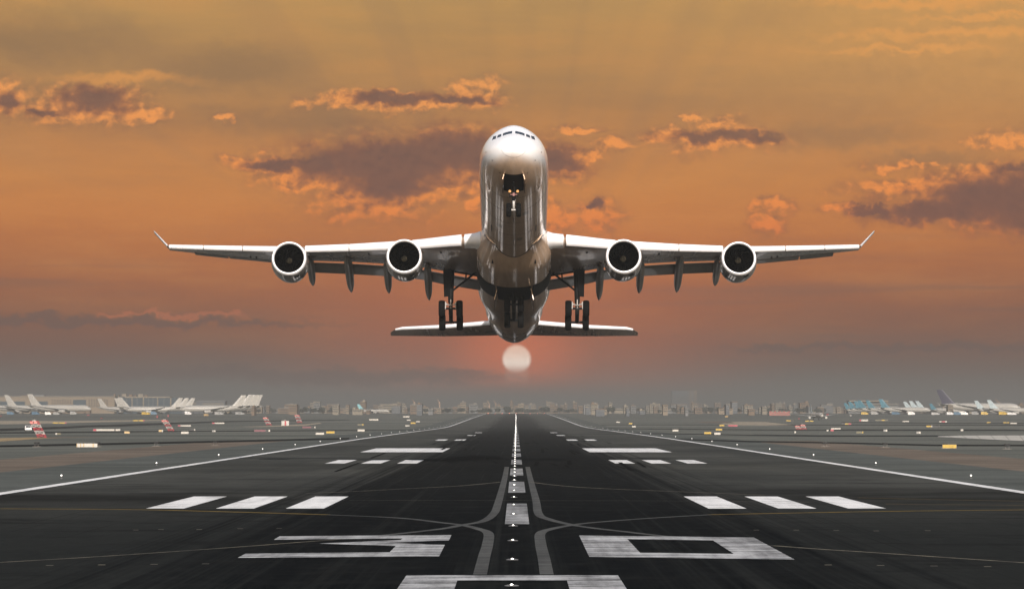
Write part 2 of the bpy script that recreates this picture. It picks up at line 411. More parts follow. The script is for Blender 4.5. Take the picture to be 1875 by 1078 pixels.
def stripe(name, px_pts, width, m, off, parent, n=8):
    ln = smooth_line([at(*q) for q in px_pts], n); mb = MB(); vs = []
    for i, q in enumerate(ln):
        d = (ln[min(i + 1, len(ln) - 1)] - ln[max(i - 1, 0)]).normalized(); nn = Vector((-d.y, d.x)) * width / 2
        vs += [(q.x + nn.x, q.y + nn.y, gz(q.y) + off), (q.x - nn.x, q.y - nn.y, gz(q.y) + off)]
    mb.add(vs, [(2 * i, 2 * i + 1, 2 * i + 3, 2 * i + 2) for i in range(len(ln) - 1)])
    return mb.build(name, m, parent)

# ------------------------------------------------------------------ the setting: ground, runway and its markings
ground = sheet('ground', rect(-7000, 7000, -2500, 9400), M['ground'], 0.0, kind='structure')
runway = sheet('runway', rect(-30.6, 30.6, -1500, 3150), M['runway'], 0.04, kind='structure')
for s in (-1, 1):
    a, b = sorted((s * 30.6, s * 41.5)); sheet('runway_shoulder', rect(a, b, -1500, 3150), M['shoulder'], 0.02, kind='structure')
    a, b = sorted((s * 41.5, s * 53.5)); sheet('sand_strip', rect(a, b, -600, 560), M['sand'], 0.02, kind='structure')
    a, b = sorted((s * 53.5, s * 190)); sheet('taxiway', rect(a, b, -800, 640), M['taxi'], 0.015, kind='structure')
PAINT = 0.06
for s in (-1, 1):
    a, b = sorted((s * 29.55, s * 30.45)); sheet('edge_line', rect(a, b, 40, 3120), M['white_paint'], PAINT, runway)
    for d0, d1, bars in ((153, 175.6, 3), (296, 319, 3), (565, 592, 2), (712, 736, 1), (846, 872, 1)):
        for k in range(bars):
            x0 = 9.4 + 3.42 * k; a, b = sorted((s * x0, s * (x0 + 1.86))); sheet('touchdown_bar', rect(a, b, d0, d1), M['white_paint'], PAINT, runway)
    a, b = sorted((s * 9.1, s * 19.3)); sheet('aiming_point_block', rect(a, b, 387, 432), M['white_paint'], PAINT, runway)
for k in range(54):
    y0 = 131 + 53.2 * k; sheet('centreline_stripe', rect(-0.47, 0.55, y0, y0 + 30.5), M['stripe_paint'], PAINT, runway)
def glyph(name, outer, holes, m):
    o = sheet(name, outer, m, PAINT, runway)
    return o
c3 = [(330, 90), (380, 60), (1815, 50), (1795, 95), (1270, 115), (1760, 133), (1712, 230), (30, 242), (95, 207), (1298, 195), (1350, 142), (705, 122), (1390, 91), (1405, 79)]
glyph('number_three', [at(430 + x / 4.573, 970 + y / 4.574) for x, y in c3], None, M['digit_paint'])
c0 = [(90, 97), (1515, 114), (1845, 294), (172, 272), (132, 185), (132, 185.3), (587, 239), (1352, 248), (1180, 137), (483, 127), (131.8, 184.6)]
o_ = [at(1040 + x / 4.464, 960 + y / 4.464) for x, y in [(90, 97), (1515, 114), (1845, 294), (172, 272)]]
i_ = [at(1040 + x / 4.464, 960 + y / 4.464) for x, y in [(483, 127), (1180, 137), (1352, 248), (587, 239)]]
mb = MB(); mb.add([(q.x, q.y, PAINT) for q in o_ + i_], [(0, 1, 5, 4), (1, 2, 6, 5), (2, 3, 7, 6), (3, 0, 4, 7)])
mb.build('number_zero', M['digit_paint'], runway)
# the letter below the number; the frame cuts it after its top
mb = MB(); L0, L1, y1, y0 = -3.12, 2.90, 89.2, 71.5; yt = 86.4; ym = 80.6
for q in [rect(L0, L0 + 1.5, y0, yt), rect(L0, L1, yt, y1), rect(L1 - 1.5, L1, ym, yt), rect(L0 + 1.5, L1, ym - 2.4, ym), [(0.0, ym - 2.4), (L1 - 1.4, y0), (L1, y0), (1.6, ym - 2.4)]]:
    mb.add([(a, b, PAINT) for a, b in q], [(0, 1, 2, 3)])
mb.build('letter_r', M['digit_paint'], runway)
# turn-off lines: worn grey-white on the rubber, yellow further out
LN = [([(600, 943), (731, 949), (809, 957.6), (846, 962), (876, 969), (894, 977), (893, 997), (887, 1019), (879, 1053)], 0.40, 'grey_line'),
      ([(-60, 931.6), (0, 932), (240, 933.5), (430, 938), (600, 943)], 0.55, 'yellow_line'),
      ([(928, 855), (924, 877), (912, 922), (904, 941), (884, 955), (846, 962), (809, 969), (712, 980), (640, 987)], 0.40, 'grey_line'),
      ([(-60, 1034.5), (0, 1031), (200, 1019), (430, 1003), (560, 993), (640, 987)], 0.17, 'thin_line'),
      ([(1300, 943), (1182, 950), (1085, 957.6), (1048, 962), (1010.6, 969), (990, 977), (990, 997), (995.7, 1023), (1001, 1053)], 0.40, 'grey_line'),
      ([(1300, 943), (1500, 939), (1650, 936.5), (1875, 934), (1940, 933)], 0.55, 'yellow_line'),
      ([(966, 855), (971, 877), (981, 915), (986, 941), (1003, 951), (1048, 962), (1096, 969), (1141, 974), (1201, 981), (1290, 989)], 0.40, 'grey_line'),
      ([(1412, 1000), (1506, 1007), (1585, 1012), (1776, 1025), (1940, 1036)], 0.24, 'thin_line'),
      ([(560, 904), (656, 900), (749, 895), (843, 890), (917, 883)], 0.22, 'thin_line'),
      ([(969.5, 883), (1029, 890), (1104, 895), (1223, 900), (1400, 907)], 0.22, 'thin_line'),
      ([(1570, 912), (1700, 915), (1940, 919.5)], 0.2, 'yellow_line'), ([(1620, 923.5), (1760, 925), (1940, 927)], 0.2, 'yellow_line'),
      ([(640, 917), (900, 917), (1250, 918), (1480, 920.5)], 0.12, 'thin_line')]
for k, (pts, w, mk) in enumerate(LN): stripe('turn_off_line', pts, w, M[mk], PAINT - 0.012 + 0.0008 * k, runway)
for k, (x, y) in enumerate([(250, 971), (296, 970), (366, 970), (441, 968.5), (512, 968), (93, 1036), (188, 1035), (284, 1034), (378, 1033), (1384, 971), (1457, 971), (1530, 971.5), (1603, 972.5), (1697, 972),
                            (1515, 1035), (1611, 1036), (1708, 1037), (1806, 1038)]):
    c = at(x, y); sheet('pavement_patch', rect(c.x - 0.11, c.x + 0.11, c.y - 0.14, c.y + 0.14), M['thin_line'], PAINT - 0.016, runway)
# tyre marks where wheels touch down
M['skid'] = mat('tyre_mark_rubber', (0.0046, 0.0054, 0.0060), 0.95, spec=0.0, vary=0.4)
rk = random.Random(8)
for k in range(70):
    s = rk.choice((-1, 1)); x = s * abs(rk.gauss(7.5, 4.0)); y = rk.uniform(240, 760); ln_ = rk.uniform(12, 46); w_ = rk.uniform(0.22, 0.45); dx_ = rk.uniform(-0.5, 0.5)
    if abs(x) < 1.2 or abs(x) > 20: continue
    sheet('tyre_mark', [(x - w_ / 2, y), (x + w_ / 2, y), (x + w_ / 2 + dx_, y + ln_), (x - w_ / 2 + dx_, y + ln_)], M['skid'], PAINT + 0.008 + 0.0004 * k, runway)
# darker and paler bands across the field, taxiway, sand and concrete among them
def band(name, px, mk, off):
    pts = []
    for q in px:
        c = at(*q)
        if q[0] <= -150 or q[0] >= 1900: c.x *= 3.0        # these run on well past the frame
        pts.append(c)
    return sheet(name, pts, M[mk], off, kind='structure')
band('dark_cross_band', [(-150, 816.6), (0, 814.8), (300, 808.6), (640, 801.3), (640, 804.3), (300, 812.2), (0, 818.4), (-150, 820.4)], 'band_dark', 0.030)  # narrow dark band across the field, left of the runway
band('dark_cross_band', [(1238, 803), (1363, 806.5), (1540, 809.4), (1714, 813.6), (2050, 818), (2050, 820.5), (1714, 816.4), (1540, 811.9), (1363, 809.0), (1238, 805)], 'band_dark', 0.030)  # its counterpart on the right
band('far_taxiway', [(-150, 786), (0, 784), (160, 778.5), (400, 770.5), (640, 768), (640, 769), (400, 772.8), (160, 782), (0, 789), (-150, 791.5)], 'band_dark', 0.030)
band('far_taxiway', [(-150, 791.8), (0, 791.0), (300, 788.8), (620, 787), (800, 786.2), (800, 786.9), (620, 788.2), (300, 790.4), (0, 793.2), (-150, 794)], 'band_dark', 0.033)
band('far_taxiway', [(1080, 783.5), (1400, 786), (1700, 786.3), (2050, 785.2), (2050, 787), (1700, 787.9), (1400, 787.4), (1080, 784.4)], 'band_dark', 0.030)
band('far_taxiway', [(1100, 777), (1500, 777.4), (2050, 777.8), (2050, 780), (1500, 778.6), (1100, 777.8)], 'band_dark', 0.030)
band('far_taxiway', [(1540, 772), (1700, 773.5), (2050, 776), (2050, 777.5), (1700, 775), (1540, 773)], 'taxi_mid', 0.033)
band('far_taxiway', [(1040, 790.5), (1500, 797), (2050, 798), (2050, 800.5), (1500, 799.2), (1040, 791.6)], 'taxi_mid', 0.030)
band('sand_bank', [(-150, 771), (0, 770), (110, 770.5), (300, 768), (300, 769.4), (110, 774.6), (0, 776.3), (-150, 777)], 'sand_light', 0.031)
band('sand_bank', [(-150, 803), (0, 801.8), (60, 800.4), (140, 799.6), (140, 800.3), (60, 803.8), (0, 808), (-150, 810)], 'ochre', 0.031)
band('sand_bank', [(60, 800.4), (110, 799.6), (200, 798.9), (200, 799.3), (140, 800.6), (90, 802)], 'sand', 0.036)
band('sand_bank', [(1318, 775.5), (1345, 771.6), (1400, 772), (1450, 777.5), (1400, 778.6), (1340, 778)], 'sand_light', 0.031)
band('sand_bank', [(1270, 771.6), (1330, 771), (1345, 774.5), (1290, 774)], 'sand', 0.034)
band('sand_bank', [(436, 781.2), (560, 776.2), (585, 773.4), (590, 774.6), (560, 778.8), (480, 781.4)], 'sand_light', 0.036)
band('pale_apron', [(-150, 763), (0, 761.5), (500, 762), (500, 763.5), (0, 764.5), (-150, 766)], 'taxi_light', 0.036)
band('pale_apron', [(1530, 785.2), (1700, 785.4), (1860, 785.4), (1860, 786.0), (1700, 786.1), (1530, 785.9)], 'taxi_light', 0.04)
band('pale_apron', [(1380, 794.5), (1560, 796), (1900, 795), (1900, 796.4), (1560, 797.2), (1380, 795.4)], 'taxi_light', 0.04)

# ------------------------------------------------------------------ the airliner climbing out over the runway
def skin_mat(name, col, rough, metal=0.0, dirt=0.12):
    m, b = mat_begin(name); q = opos(); x, y, z = sep(q)
    d = noise(comb(x * 1.2, y * 0.12, z * 1.2), 1.0, 5.0, 0.65)
    c = mix(d.step(0.35, 0.75, 0.0, dirt), (*col, 1), tuple(v * 0.35 for v in col) + (1,))
    setc(b, c); b.inputs['Metallic'].default_value = metal
    T.links.new(d.step(0.3, 0.8, rough, rough + 0.10).s, b.inputs['Roughness']); b.inputs['Coat Weight'].default_value = 0.35; b.inputs['Coat Roughness'].default_value = 0.04
    return m
def fuselage_mat():
    m, b = mat_begin('white_over_reflection_tinted_paint'); q = opos(); x, y, z = sep(q)
    d = noise(comb(x * 1.2, y * 0.12, z * 1.2), 1.0, 5.0, 0.65)
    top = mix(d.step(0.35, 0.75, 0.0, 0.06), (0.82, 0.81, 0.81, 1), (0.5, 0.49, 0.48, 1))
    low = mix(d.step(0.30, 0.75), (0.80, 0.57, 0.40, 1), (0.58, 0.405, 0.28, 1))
    k = (z + (d - 0.5) * 0.2 - y.step(1.0, 7.0) * 0.85).step(-1.15, -2.0)   # belly below the white, the ground's warm reflection tinted into its colour
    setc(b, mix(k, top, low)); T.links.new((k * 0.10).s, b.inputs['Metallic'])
    T.links.new(d.step(0.3, 0.8, 0.10, 0.20).s, b.inputs['Roughness']); b.inputs['Coat Weight'].default_value = 0.3; b.inputs['Coat Roughness'].default_value = 0.03
    return m
M['skin'] = fuselage_mat(); M['hatch'] = skin_mat('hatch_paint', (0.46, 0.35, 0.26), 0.2, 0.1, 0.3)
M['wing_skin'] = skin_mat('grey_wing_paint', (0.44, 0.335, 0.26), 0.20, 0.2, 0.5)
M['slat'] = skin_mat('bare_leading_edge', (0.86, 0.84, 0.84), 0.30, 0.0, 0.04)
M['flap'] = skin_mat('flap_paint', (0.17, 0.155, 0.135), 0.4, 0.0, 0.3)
M['nacelle'] = skin_mat('nacelle_metal', (0.46, 0.41, 0.37), 0.12, 0.6, 0.25)
M['lip'] = skin_mat('polished_intake_lip', (0.90, 0.88, 0.88), 0.34, 0.15, 0.03)
M['black'] = mat('dark_opening_black', (0.006, 0.006, 0.006), 0.7, vary=0.3)  # flat black that paints the darkness inside open bays and outlets
M['fan'] = mat('fan_blade_metal', (0.0015, 0.0015, 0.0015), 0.9, spec=0.0)
M['duct'] = mat('dark_intake_lining', (0.0015, 0.0015, 0.0015), 0.9, spec=0.0)
M['tyre'] = mat('tyre_rubber', (0.004, 0.004, 0.004), 0.85, spec=0.08)
M['gear_dark'] = mat('dark_gear_steel', (0.007, 0.0075, 0.008), 0.5, spec=0.2)
M['gear_white'] = mat('white_gear_paint', (0.45, 0.43, 0.41), 0.35)
M['chrome'] = mat('oleo_chrome', (0.75, 0.75, 0.75), 0.15, 1.0, vary=0.0)
M['glass'] = mat('cockpit_glass', (0.006, 0.008, 0.010), 0.12, spec=0.25, vary=0.0)
M['seam'] = mat('dark_seam', (0.02, 0.02, 0.02), 0.8, vary=0.0)
M['spiral'] = mat('spinner_spiral_paint', (0.07, 0.06, 0.04), 0.8, spec=0.0, vary=0.0)
M['lamp'] = mat('lit_landing_lamp', (0.08, 0.05, 0.03), 0.5, vary=0.0, emit=(1.0, 0.45, 0.14), es=0.8)
M['lamp_white'] = mat('lit_wing_lamp', (0.9, 0.9, 0.8), 0.3, vary=0.0, emit=(1.0, 0.86, 0.7), es=14.0)

PITCH = 11.9
plane = bpy.data.objects.new('airliner', None); COL.objects.link(plane)
plane.location = ((941 - VX) * 270 / F, 243.0, 26.4); plane.rotation_euler = (R(-PITCH), 0, 0)
tag(plane, 'large white four-engined airliner climbing out over the runway with its landing gear down', 'airplane')

FUS = [(0.0, -0.88, -0.92, 0.02), (0.06, -0.66, -1.14, 0.26), (0.2, -0.44, -1.33, 0.48), (0.5, -0.14, -1.55, 0.86), (1.0, 0.22, -1.78, 1.26), (1.6, 0.56, -1.98, 1.62),
       (2.2, 0.90, -2.13, 1.90), (3.0, 1.36, -2.29, 2.18), (4.0, 1.98, -2.44, 2.42), (5.0, 2.37, -2.56, 2.57), (6.5, 2.64, -2.68, 2.70), (8.5, 2.77, -2.78, 2.77),
       (11, 2.80, -2.82, 2.82), (16, 2.82, -2.82, 2.82), (24, 2.82, -2.82, 2.82), (34, 2.82, -2.82, 2.82), (44, 2.82, -2.82, 2.82), (50, 2.82, -2.80, 2.82), (54, 2.82, -2.66, 2.79),
       (58, 2.81, -2.30, 2.68), (62, 2.78, -1.74, 2.43), (66, 2.68, -1.02, 2.03), (69, 2.53, -0.38, 1.64), (72, 2.26, 0.30, 1.14), (74, 1.98, 0.78, 0.72), (75.2, 1.72, 1.05, 0.40)]
def fus(Y):
    for i in range(len(FUS) - 1):
        a, b = FUS[i], FUS[i + 1]
        if Y <= b[0] or i == len(FUS) - 2:
            t = (Y - a[0]) / (b[0] - a[0]); p_ = FUS[max(i - 1, 0)]; q_ = FUS[min(i + 2, len(FUS) - 1)]
            r = []
            for k in (1, 2, 3):                                   # cubic through the stations
                ma = (b[k] - p_[k]) / max(b[0] - p_[0], 1e-6) * (b[0] - a[0]); mb_ = (q_[k] - a[k]) / max(q_[0] - a[0], 1e-6) * (b[0] - a[0])
                r.append((2*t**3-3*t**2+1)*a[k] + (t**3-2*t**2+t)*ma + (-2*t**3+3*t**2)*b[k] + (t**3-t**2)*mb_)
            return r
def surf(Y, deg, off=0.0):
    """point of the fuselage skin; deg 0 = crown, 90 = right side, 180 = keel"""
    zt, zb, w = fus(Y); zm = (zt + zb) / 2; hh = (zt - zb) / 2; a = R(deg)
    sx, cz = math.sin(a), math.cos(a)
    if cz > 0:                                                     # the cockpit roof is narrower than a circle
        n = 1.70 + 0.30 * min(1.0, max(0.0, (Y - 4.0) / 7.0)); sx = math.copysign(abs(sx) ** (2 / n), sx); cz = cz ** (2 / n)
    return Vector(((w + off) * sx, Y, zm + (hh + off) * cz))
ys = []
for a, b in zip(FUS, FUS[1:]):
    n = 3 if b[0] < 8 else 2 if b[0] < 12 or b[0] > 49 else 1
    ys += [a[0] + (b[0] - a[0]) * k / n for k in range(n)]
ys.append(FUS[-1][0])
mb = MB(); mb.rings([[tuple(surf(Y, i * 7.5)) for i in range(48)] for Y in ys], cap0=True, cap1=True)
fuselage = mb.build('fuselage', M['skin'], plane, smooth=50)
mb = MB(); mb.lathe([(75.15, 0.30), (75.32, 0.30), (75.30, 0.22), (74.9, 0.20)], (0, 0, 1.385), 16); mb.build('exhaust_outlet', M['black'], fuselage, True)
def patch(name, corners, m, parent, off=0.012, n=6, fn=surf, thick=0.0):
    """a panel that follows the skin; corners (Y, degrees) in order round it"""
    (a, b, c, d) = corners; g = []
    for i in range(n + 1):
        for j in range(n + 1):
            u, v = i / n, j / n
            Y = (a[0] * (1 - u) + b[0] * u) * (1 - v) + (d[0] * (1 - u) + c[0] * u) * v
            D = (a[1] * (1 - u) + b[1] * u) * (1 - v) + (d[1] * (1 - u) + c[1] * u) * v
            g.append(tuple(fn(Y, D, off)))
    mb = MB(); k = n + 1
    mb.add(g, [(i * k + j, i * k + j + 1, (i + 1) * k + j + 1, (i + 1) * k + j) for i in range(n) for j in range(n)])
    return mb.build(name, m, parent, True)
# cockpit windows: two front panes and two side panes each side
for s in (-1, 1):
    patch('cockpit_window', [(1.88, s * 6), (2.05, s * 31), (2.74, s * 27.5), (2.62, s * 5)], M['glass'], fuselage)
    patch('cockpit_window', [(2.10, s * 35), (2.46, s * 44), (3.06, s * 38), (2.80, s * 31)], M['glass'], fuselage)
    patch('cockpit_window', [(2.54, s * 46.5), (3.00, s * 54), (3.56, s * 47), (3.16, s * 41)], M['glass'], fuselage)
    # forward cabin door outline, probes and small service hatches
    patch('cabin_door', [(6.3, s * 62), (7.4, s * 62), (7.4, s * 92), (6.3, s * 92)], M['skin'], fuselage, 0.02)
    patch('door_window', [(6.72, s * 70), (6.98, s * 70), (6.98, s * 76), (6.72, s * 76)], M['glass'], fuselage, 0.03)
    patch('probe_plate', [(2.9, s * 88), (3.05, s * 88), (3.05, s * 92), (2.9, s * 92)], M['seam'], fuselage, 0.014, 2)
    patch('static_port', [(2.2, s * 118), (2.32, s * 118), (2.32, s * 121), (2.2, s * 121)], M['seam'], fuselage, 0.014, 2)
    patch('drain_vent', [(3.2, s * 150), (3.3, s * 150), (3.3, s * 153), (3.2, s * 153)], M['seam'], fuselage, 0.014, 2)
    patch('belly_vent', [(18.5, s * 138), (20.5, s * 138), (20.5, s * 140), (18.5, s * 140)], M['seam'], fuselage, 0.014, 3)
    for k in range(14):                                            # the cabin windows nearest the nose
        Y = 8.6 + k * 1.06 + (0.9 if k > 6 else 0)
        patch('cabin_window', [(Y, s * 74), (Y + 0.26, s * 74), (Y + 0.26, s * 81), (Y, s * 81)], M['glass'], fuselage, 0.015, 2)
def bar(mb, a, b, r, n=6, mi=0): mb.tube(a, b, r, None, n, mi)
mb = MB()
for k in range(24):
    a0, a1 = 100 + 160 * k / 24, 100 + 160 * (k + 1) / 24
    mb.tube(surf(0.62, a0, 0.002), surf(0.62, a1, 0.002), 0.008, None, 4)
mb.build('radome_seam', M['seam'], fuselage)
for Y in (8.2, 11.9, 15.6, 19.3, 22.6, 57.0, 61.0):                # skin joints round the lower half and along the belly
    mb = MB()
    for k in range(36): mb.tube(surf(Y, 90 + 5 * k, -0.004), surf(Y, 95 + 5 * k, -0.004), 0.013, None, 4, cap=False)
    mb.build('skin_joint', M['seam'], fuselage)
for dg in (112, 142, 218, 248):
    mb = MB()
    for k in range(24): mb.tube(surf(7 + 0.7 * k, dg, -0.004), surf(7.7 + 0.7 * k, dg, -0.004), 0.010, None, 4, cap=False)
    mb.build('skin_joint', M['seam'], fuselage)
for Y, hh_ in ((10.4, 0.34), (14.2, 0.28), (21.0, 0.36)):          # blade aerials under the belly
    c_ = surf(Y, 180); mb = MB(); mb.rings([[(w_, c_.y + a_, c_.z + z_) for w_, a_ in ((0, -l_), (.025, 0), (0, l_), (-.025, 0))] for z_, l_ in ((0.03, .22), (-hh_, .12))]); mb.build('blade_aerial', M['gear_dark'], fuselage)
for dg, Y in ((160, 12.6), (205, 16.8), (170, 20.2)):
    patch('service_hatch', [(Y, dg - 5), (Y + 0.9, dg - 5), (Y + 0.9, dg + 5), (Y, dg + 5)], M['hatch'], fuselage, 0.010, 3)
# nose wheel bay with its doors
patch('nose_gear_bay', [(3.05, 161), (3.05, 199), (6.55, 197), (6.55, 163)], M['black'], fuselage, 0.015, 8)  # black panel on the skin, painting the dark of the opening
for s in (-1, 1):
    pr = [surf(Y, 180 - s * 19.5, 0.01) for Y in (3.2, 4.1, 5.0)]
    mb = MB()
    for (p0_, p1_) in zip(pr, pr[1:]):
        q0, q1 = p0_ + Vector((s * 0.10, 0, -0.42)), p1_ + Vector((s * 0.10, 0, -0.42)); e = Vector((s * 0.05, 0, 0))
        mb.add([p0_, p1_, q1, q0, p0_ + e, p1_ + e, q1 + e, q0 + e], [(0, 1, 2, 3), (7, 6, 5, 4), (0, 4, 5, 1), (3, 2, 6, 7), (0, 3, 7, 4), (1, 5, 6, 2)])
    mb.build('nose_gear_door', M['skin'], fuselage)
    pr = [surf(Y, 180 - s * 18, 0.01) for Y in (5.2, 5.9, 6.5)]
    mb = MB()
    for (p0_, p1_) in zip(pr, pr[1:]):
        q0, q1 = p0_ + Vector((s * 0.02, 0, -0.28)), p1_ + Vector((s * 0.02, 0, -0.28)); e = Vector((s * 0.04, 0, 0))
        mb.add([p0_, p1_, q1, q0, p0_ + e, p1_ + e, q1 + e, q0 + e], [(0, 1, 2, 3), (7, 6, 5, 4), (0, 4, 5, 1), (3, 2, 6, 7), (0, 3, 7, 4), (1, 5, 6, 2)])
    mb.build('nose_gear_door', M['gear_dark'], fuselage)

# belly fairing between the wings
def fair(Y, deg, off=0.0):
    def ease(t): t = max(0.0, min(1.0, t)); return t * t * (3 - 2 * t)
    k = ease((Y - 24.2) / 6.5) * (1 - ease((Y - 43.0) / 11.0))
    w = 2.55 + 0.82 * k; b = -2.62 - 0.72 * k; t = -0.55
    a = R(deg); sx, cz = math.sin(a), math.cos(a)
    n = 2.5
    sx_ = math.copysign(abs(sx) ** (2 / n), sx); cz_ = math.copysign(abs(cz) ** (2 / n), cz)
    return Vector(((w + off) * sx_, Y, t + (abs(b - t) + off) * cz_)) if cz < 0 else Vector(((w + off) * sx_, Y, t + 0.9 * cz_))
ys2 = [24.0 + k * 0.75 for k in range(14)] + [35 + k * 1.0 for k in range(20)]
mb = MB(); mb.rings([[tuple(fair(Y, i * 7.5)) for i in range(48)] for Y in ys2])
fairing = mb.build('belly_fairing', M['skin'], plane, smooth=50)
for s in (-1, 1):
    patch('intake_scoop', [(27.6, s * 147), (28.5, s * 147), (28.5, s * 150.5), (28.2, s * 150.5)], M['black'], fairing, 0.02, 3, fair)
    patch('side_gear_bay', [(35.2, s * 98), (39.2, s * 98), (39.4, s * 156), (35.0, s * 156)], M['black'], fairing, 0.02, 10, fair)
patch('centre_gear_bay', [(35.0, 158), (39.8, 160), (39.8, 200), (35.0, 202)], M['black'], fairing, 0.02, 8, fair)  # bays are black panels laid on the fairing, with no recess behind
for s in (-1, 1):                                                  # doors that hang open under the bays
    mb = MB()
    q = [fair(Y, 180 - s * 21, 0.02) for Y in (36.2, 38.2, 40.4)]
    for p0_, p1_ in zip(q, q[1:]):
        d0, d1 = p0_ + Vector((s * 0.22, 0, -0.95)), p1_ + Vector((s * 0.22, 0, -0.95)); e = Vector((s * 0.06, 0, 0))
        mb.add([p0_, p1_, d1, d0, p0_ + e, p1_ + e, d1 + e, d0 + e], [(0, 1, 2, 3), (7, 6, 5, 4), (0, 4, 5, 1), (3, 2, 6, 7), (0, 3, 7, 4), (1, 5, 6, 2)])
    mb.build('centre_gear_door', M['wing_skin'], fairing)
mb = MB()
def emerge(deg):                                                   # where the fairing leaves the fuselage: a dark sealed joint
    Y = 24.2
    while Y < 33:
        f_ = fair(Y, deg); zt, zb, w = fus(Y); zm, hh = (zt + zb) / 2, (zt - zb) / 2
        if (f_.x / w) ** 2 + ((f_.z - zm) / hh) ** 2 > 1.0: return f_
        Y += 0.02
    return None
pts = [emerge(d) for d in range(104, 257, 4)]; pts = [q for q in pts if q]
for a, b in zip(pts, pts[1:]): mb.tube(a, b, 0.035, None, 5)
mb.build('fairing_seam', M['seam'], fairing)

# wings: (span, leading edge Y, Z, rear of the fixed box Y, Z, thickness)
WST = [(1.6, 26.8, -0.95, 38.4, -1.55, 1.50), (3.0, 27.6, -0.85, 38.6, -1.45, 1.45), (5.0, 28.8, -0.66, 38.9, -1.02, 1.30), (8.1, 30.7, -0.45, 39.35, -0.38, 1.05), (9.8, 31.7, -0.30, 39.6, -0.05, 0.95),
       (14.7, 34.7, 0.28, 41.5, 0.72, 0.72), (18.6, 37.05, 0.80, 42.95, 1.20, 0.58), (21.6, 38.9, 1.28, 44.1, 1.42, 0.48), (26.9, 42.07, 2.24, 46.0, 2.42, 0.34), (32.0, 45.15, 3.20, 47.6, 3.40, 0.20)]
AF = [(0.0, 0.0), (0.012, 0.16), (0.05, 0.32), (0.12, 0.45), (0.28, 0.56), (0.5, 0.52), (0.75, 0.30), (1.0, 0.03), (1.0, -0.03), (0.75, -0.20), (0.5, -0.36), (0.28, -0.42), (0.12, -0.33), (0.05, -0.23), (0.012, -0.12)]
def wst(x):
    x = abs(x)
    for a, b in zip(WST, WST[1:]):
        if x <= b[0]: break
    t = (x - a[0]) / (b[0] - a[0]); return [p_ + (q_ - p_) * t for p_, q_ in zip(a, b)][1:]
def wpt(s, x, u, v=None):
    yl, zl, yt, zt, th = wst(x)
    if v is None:                                                  # on the lower skin
        for (a, b) in zip(AF[8:], AF[9:] + AF[:1]):
            if b[0] <= u <= a[0]: v = a[1] + (b[1] - a[1]) * (a[0] - u) / max(a[0] - b[0], 1e-6); break
    return Vector((s * x, yl + (yt - yl) * u, zl + (zt - zl) * u + v * th))
FT_OFF = [(3.0, 41.04, -2.10), (6.2, 41.38, -1.47), (8.1, 41.6, -0.98), (9.8, 41.9, -0.68), (11.8, 42.46, -0.38), (15.3, 43.62, 0.12), (18.3, 44.61, 0.50), (21.3, 45.6, 0.82)]
def fte(x):
    for a, b in zip(FT_OFF, FT_OFF[1:]):
        if x <= b[0]: break
    t = (x - a[0]) / (b[0] - a[0]); return a[1] + (b[1] - a[1]) * t, a[2] + (b[2] - a[2]) * t
wings = {}
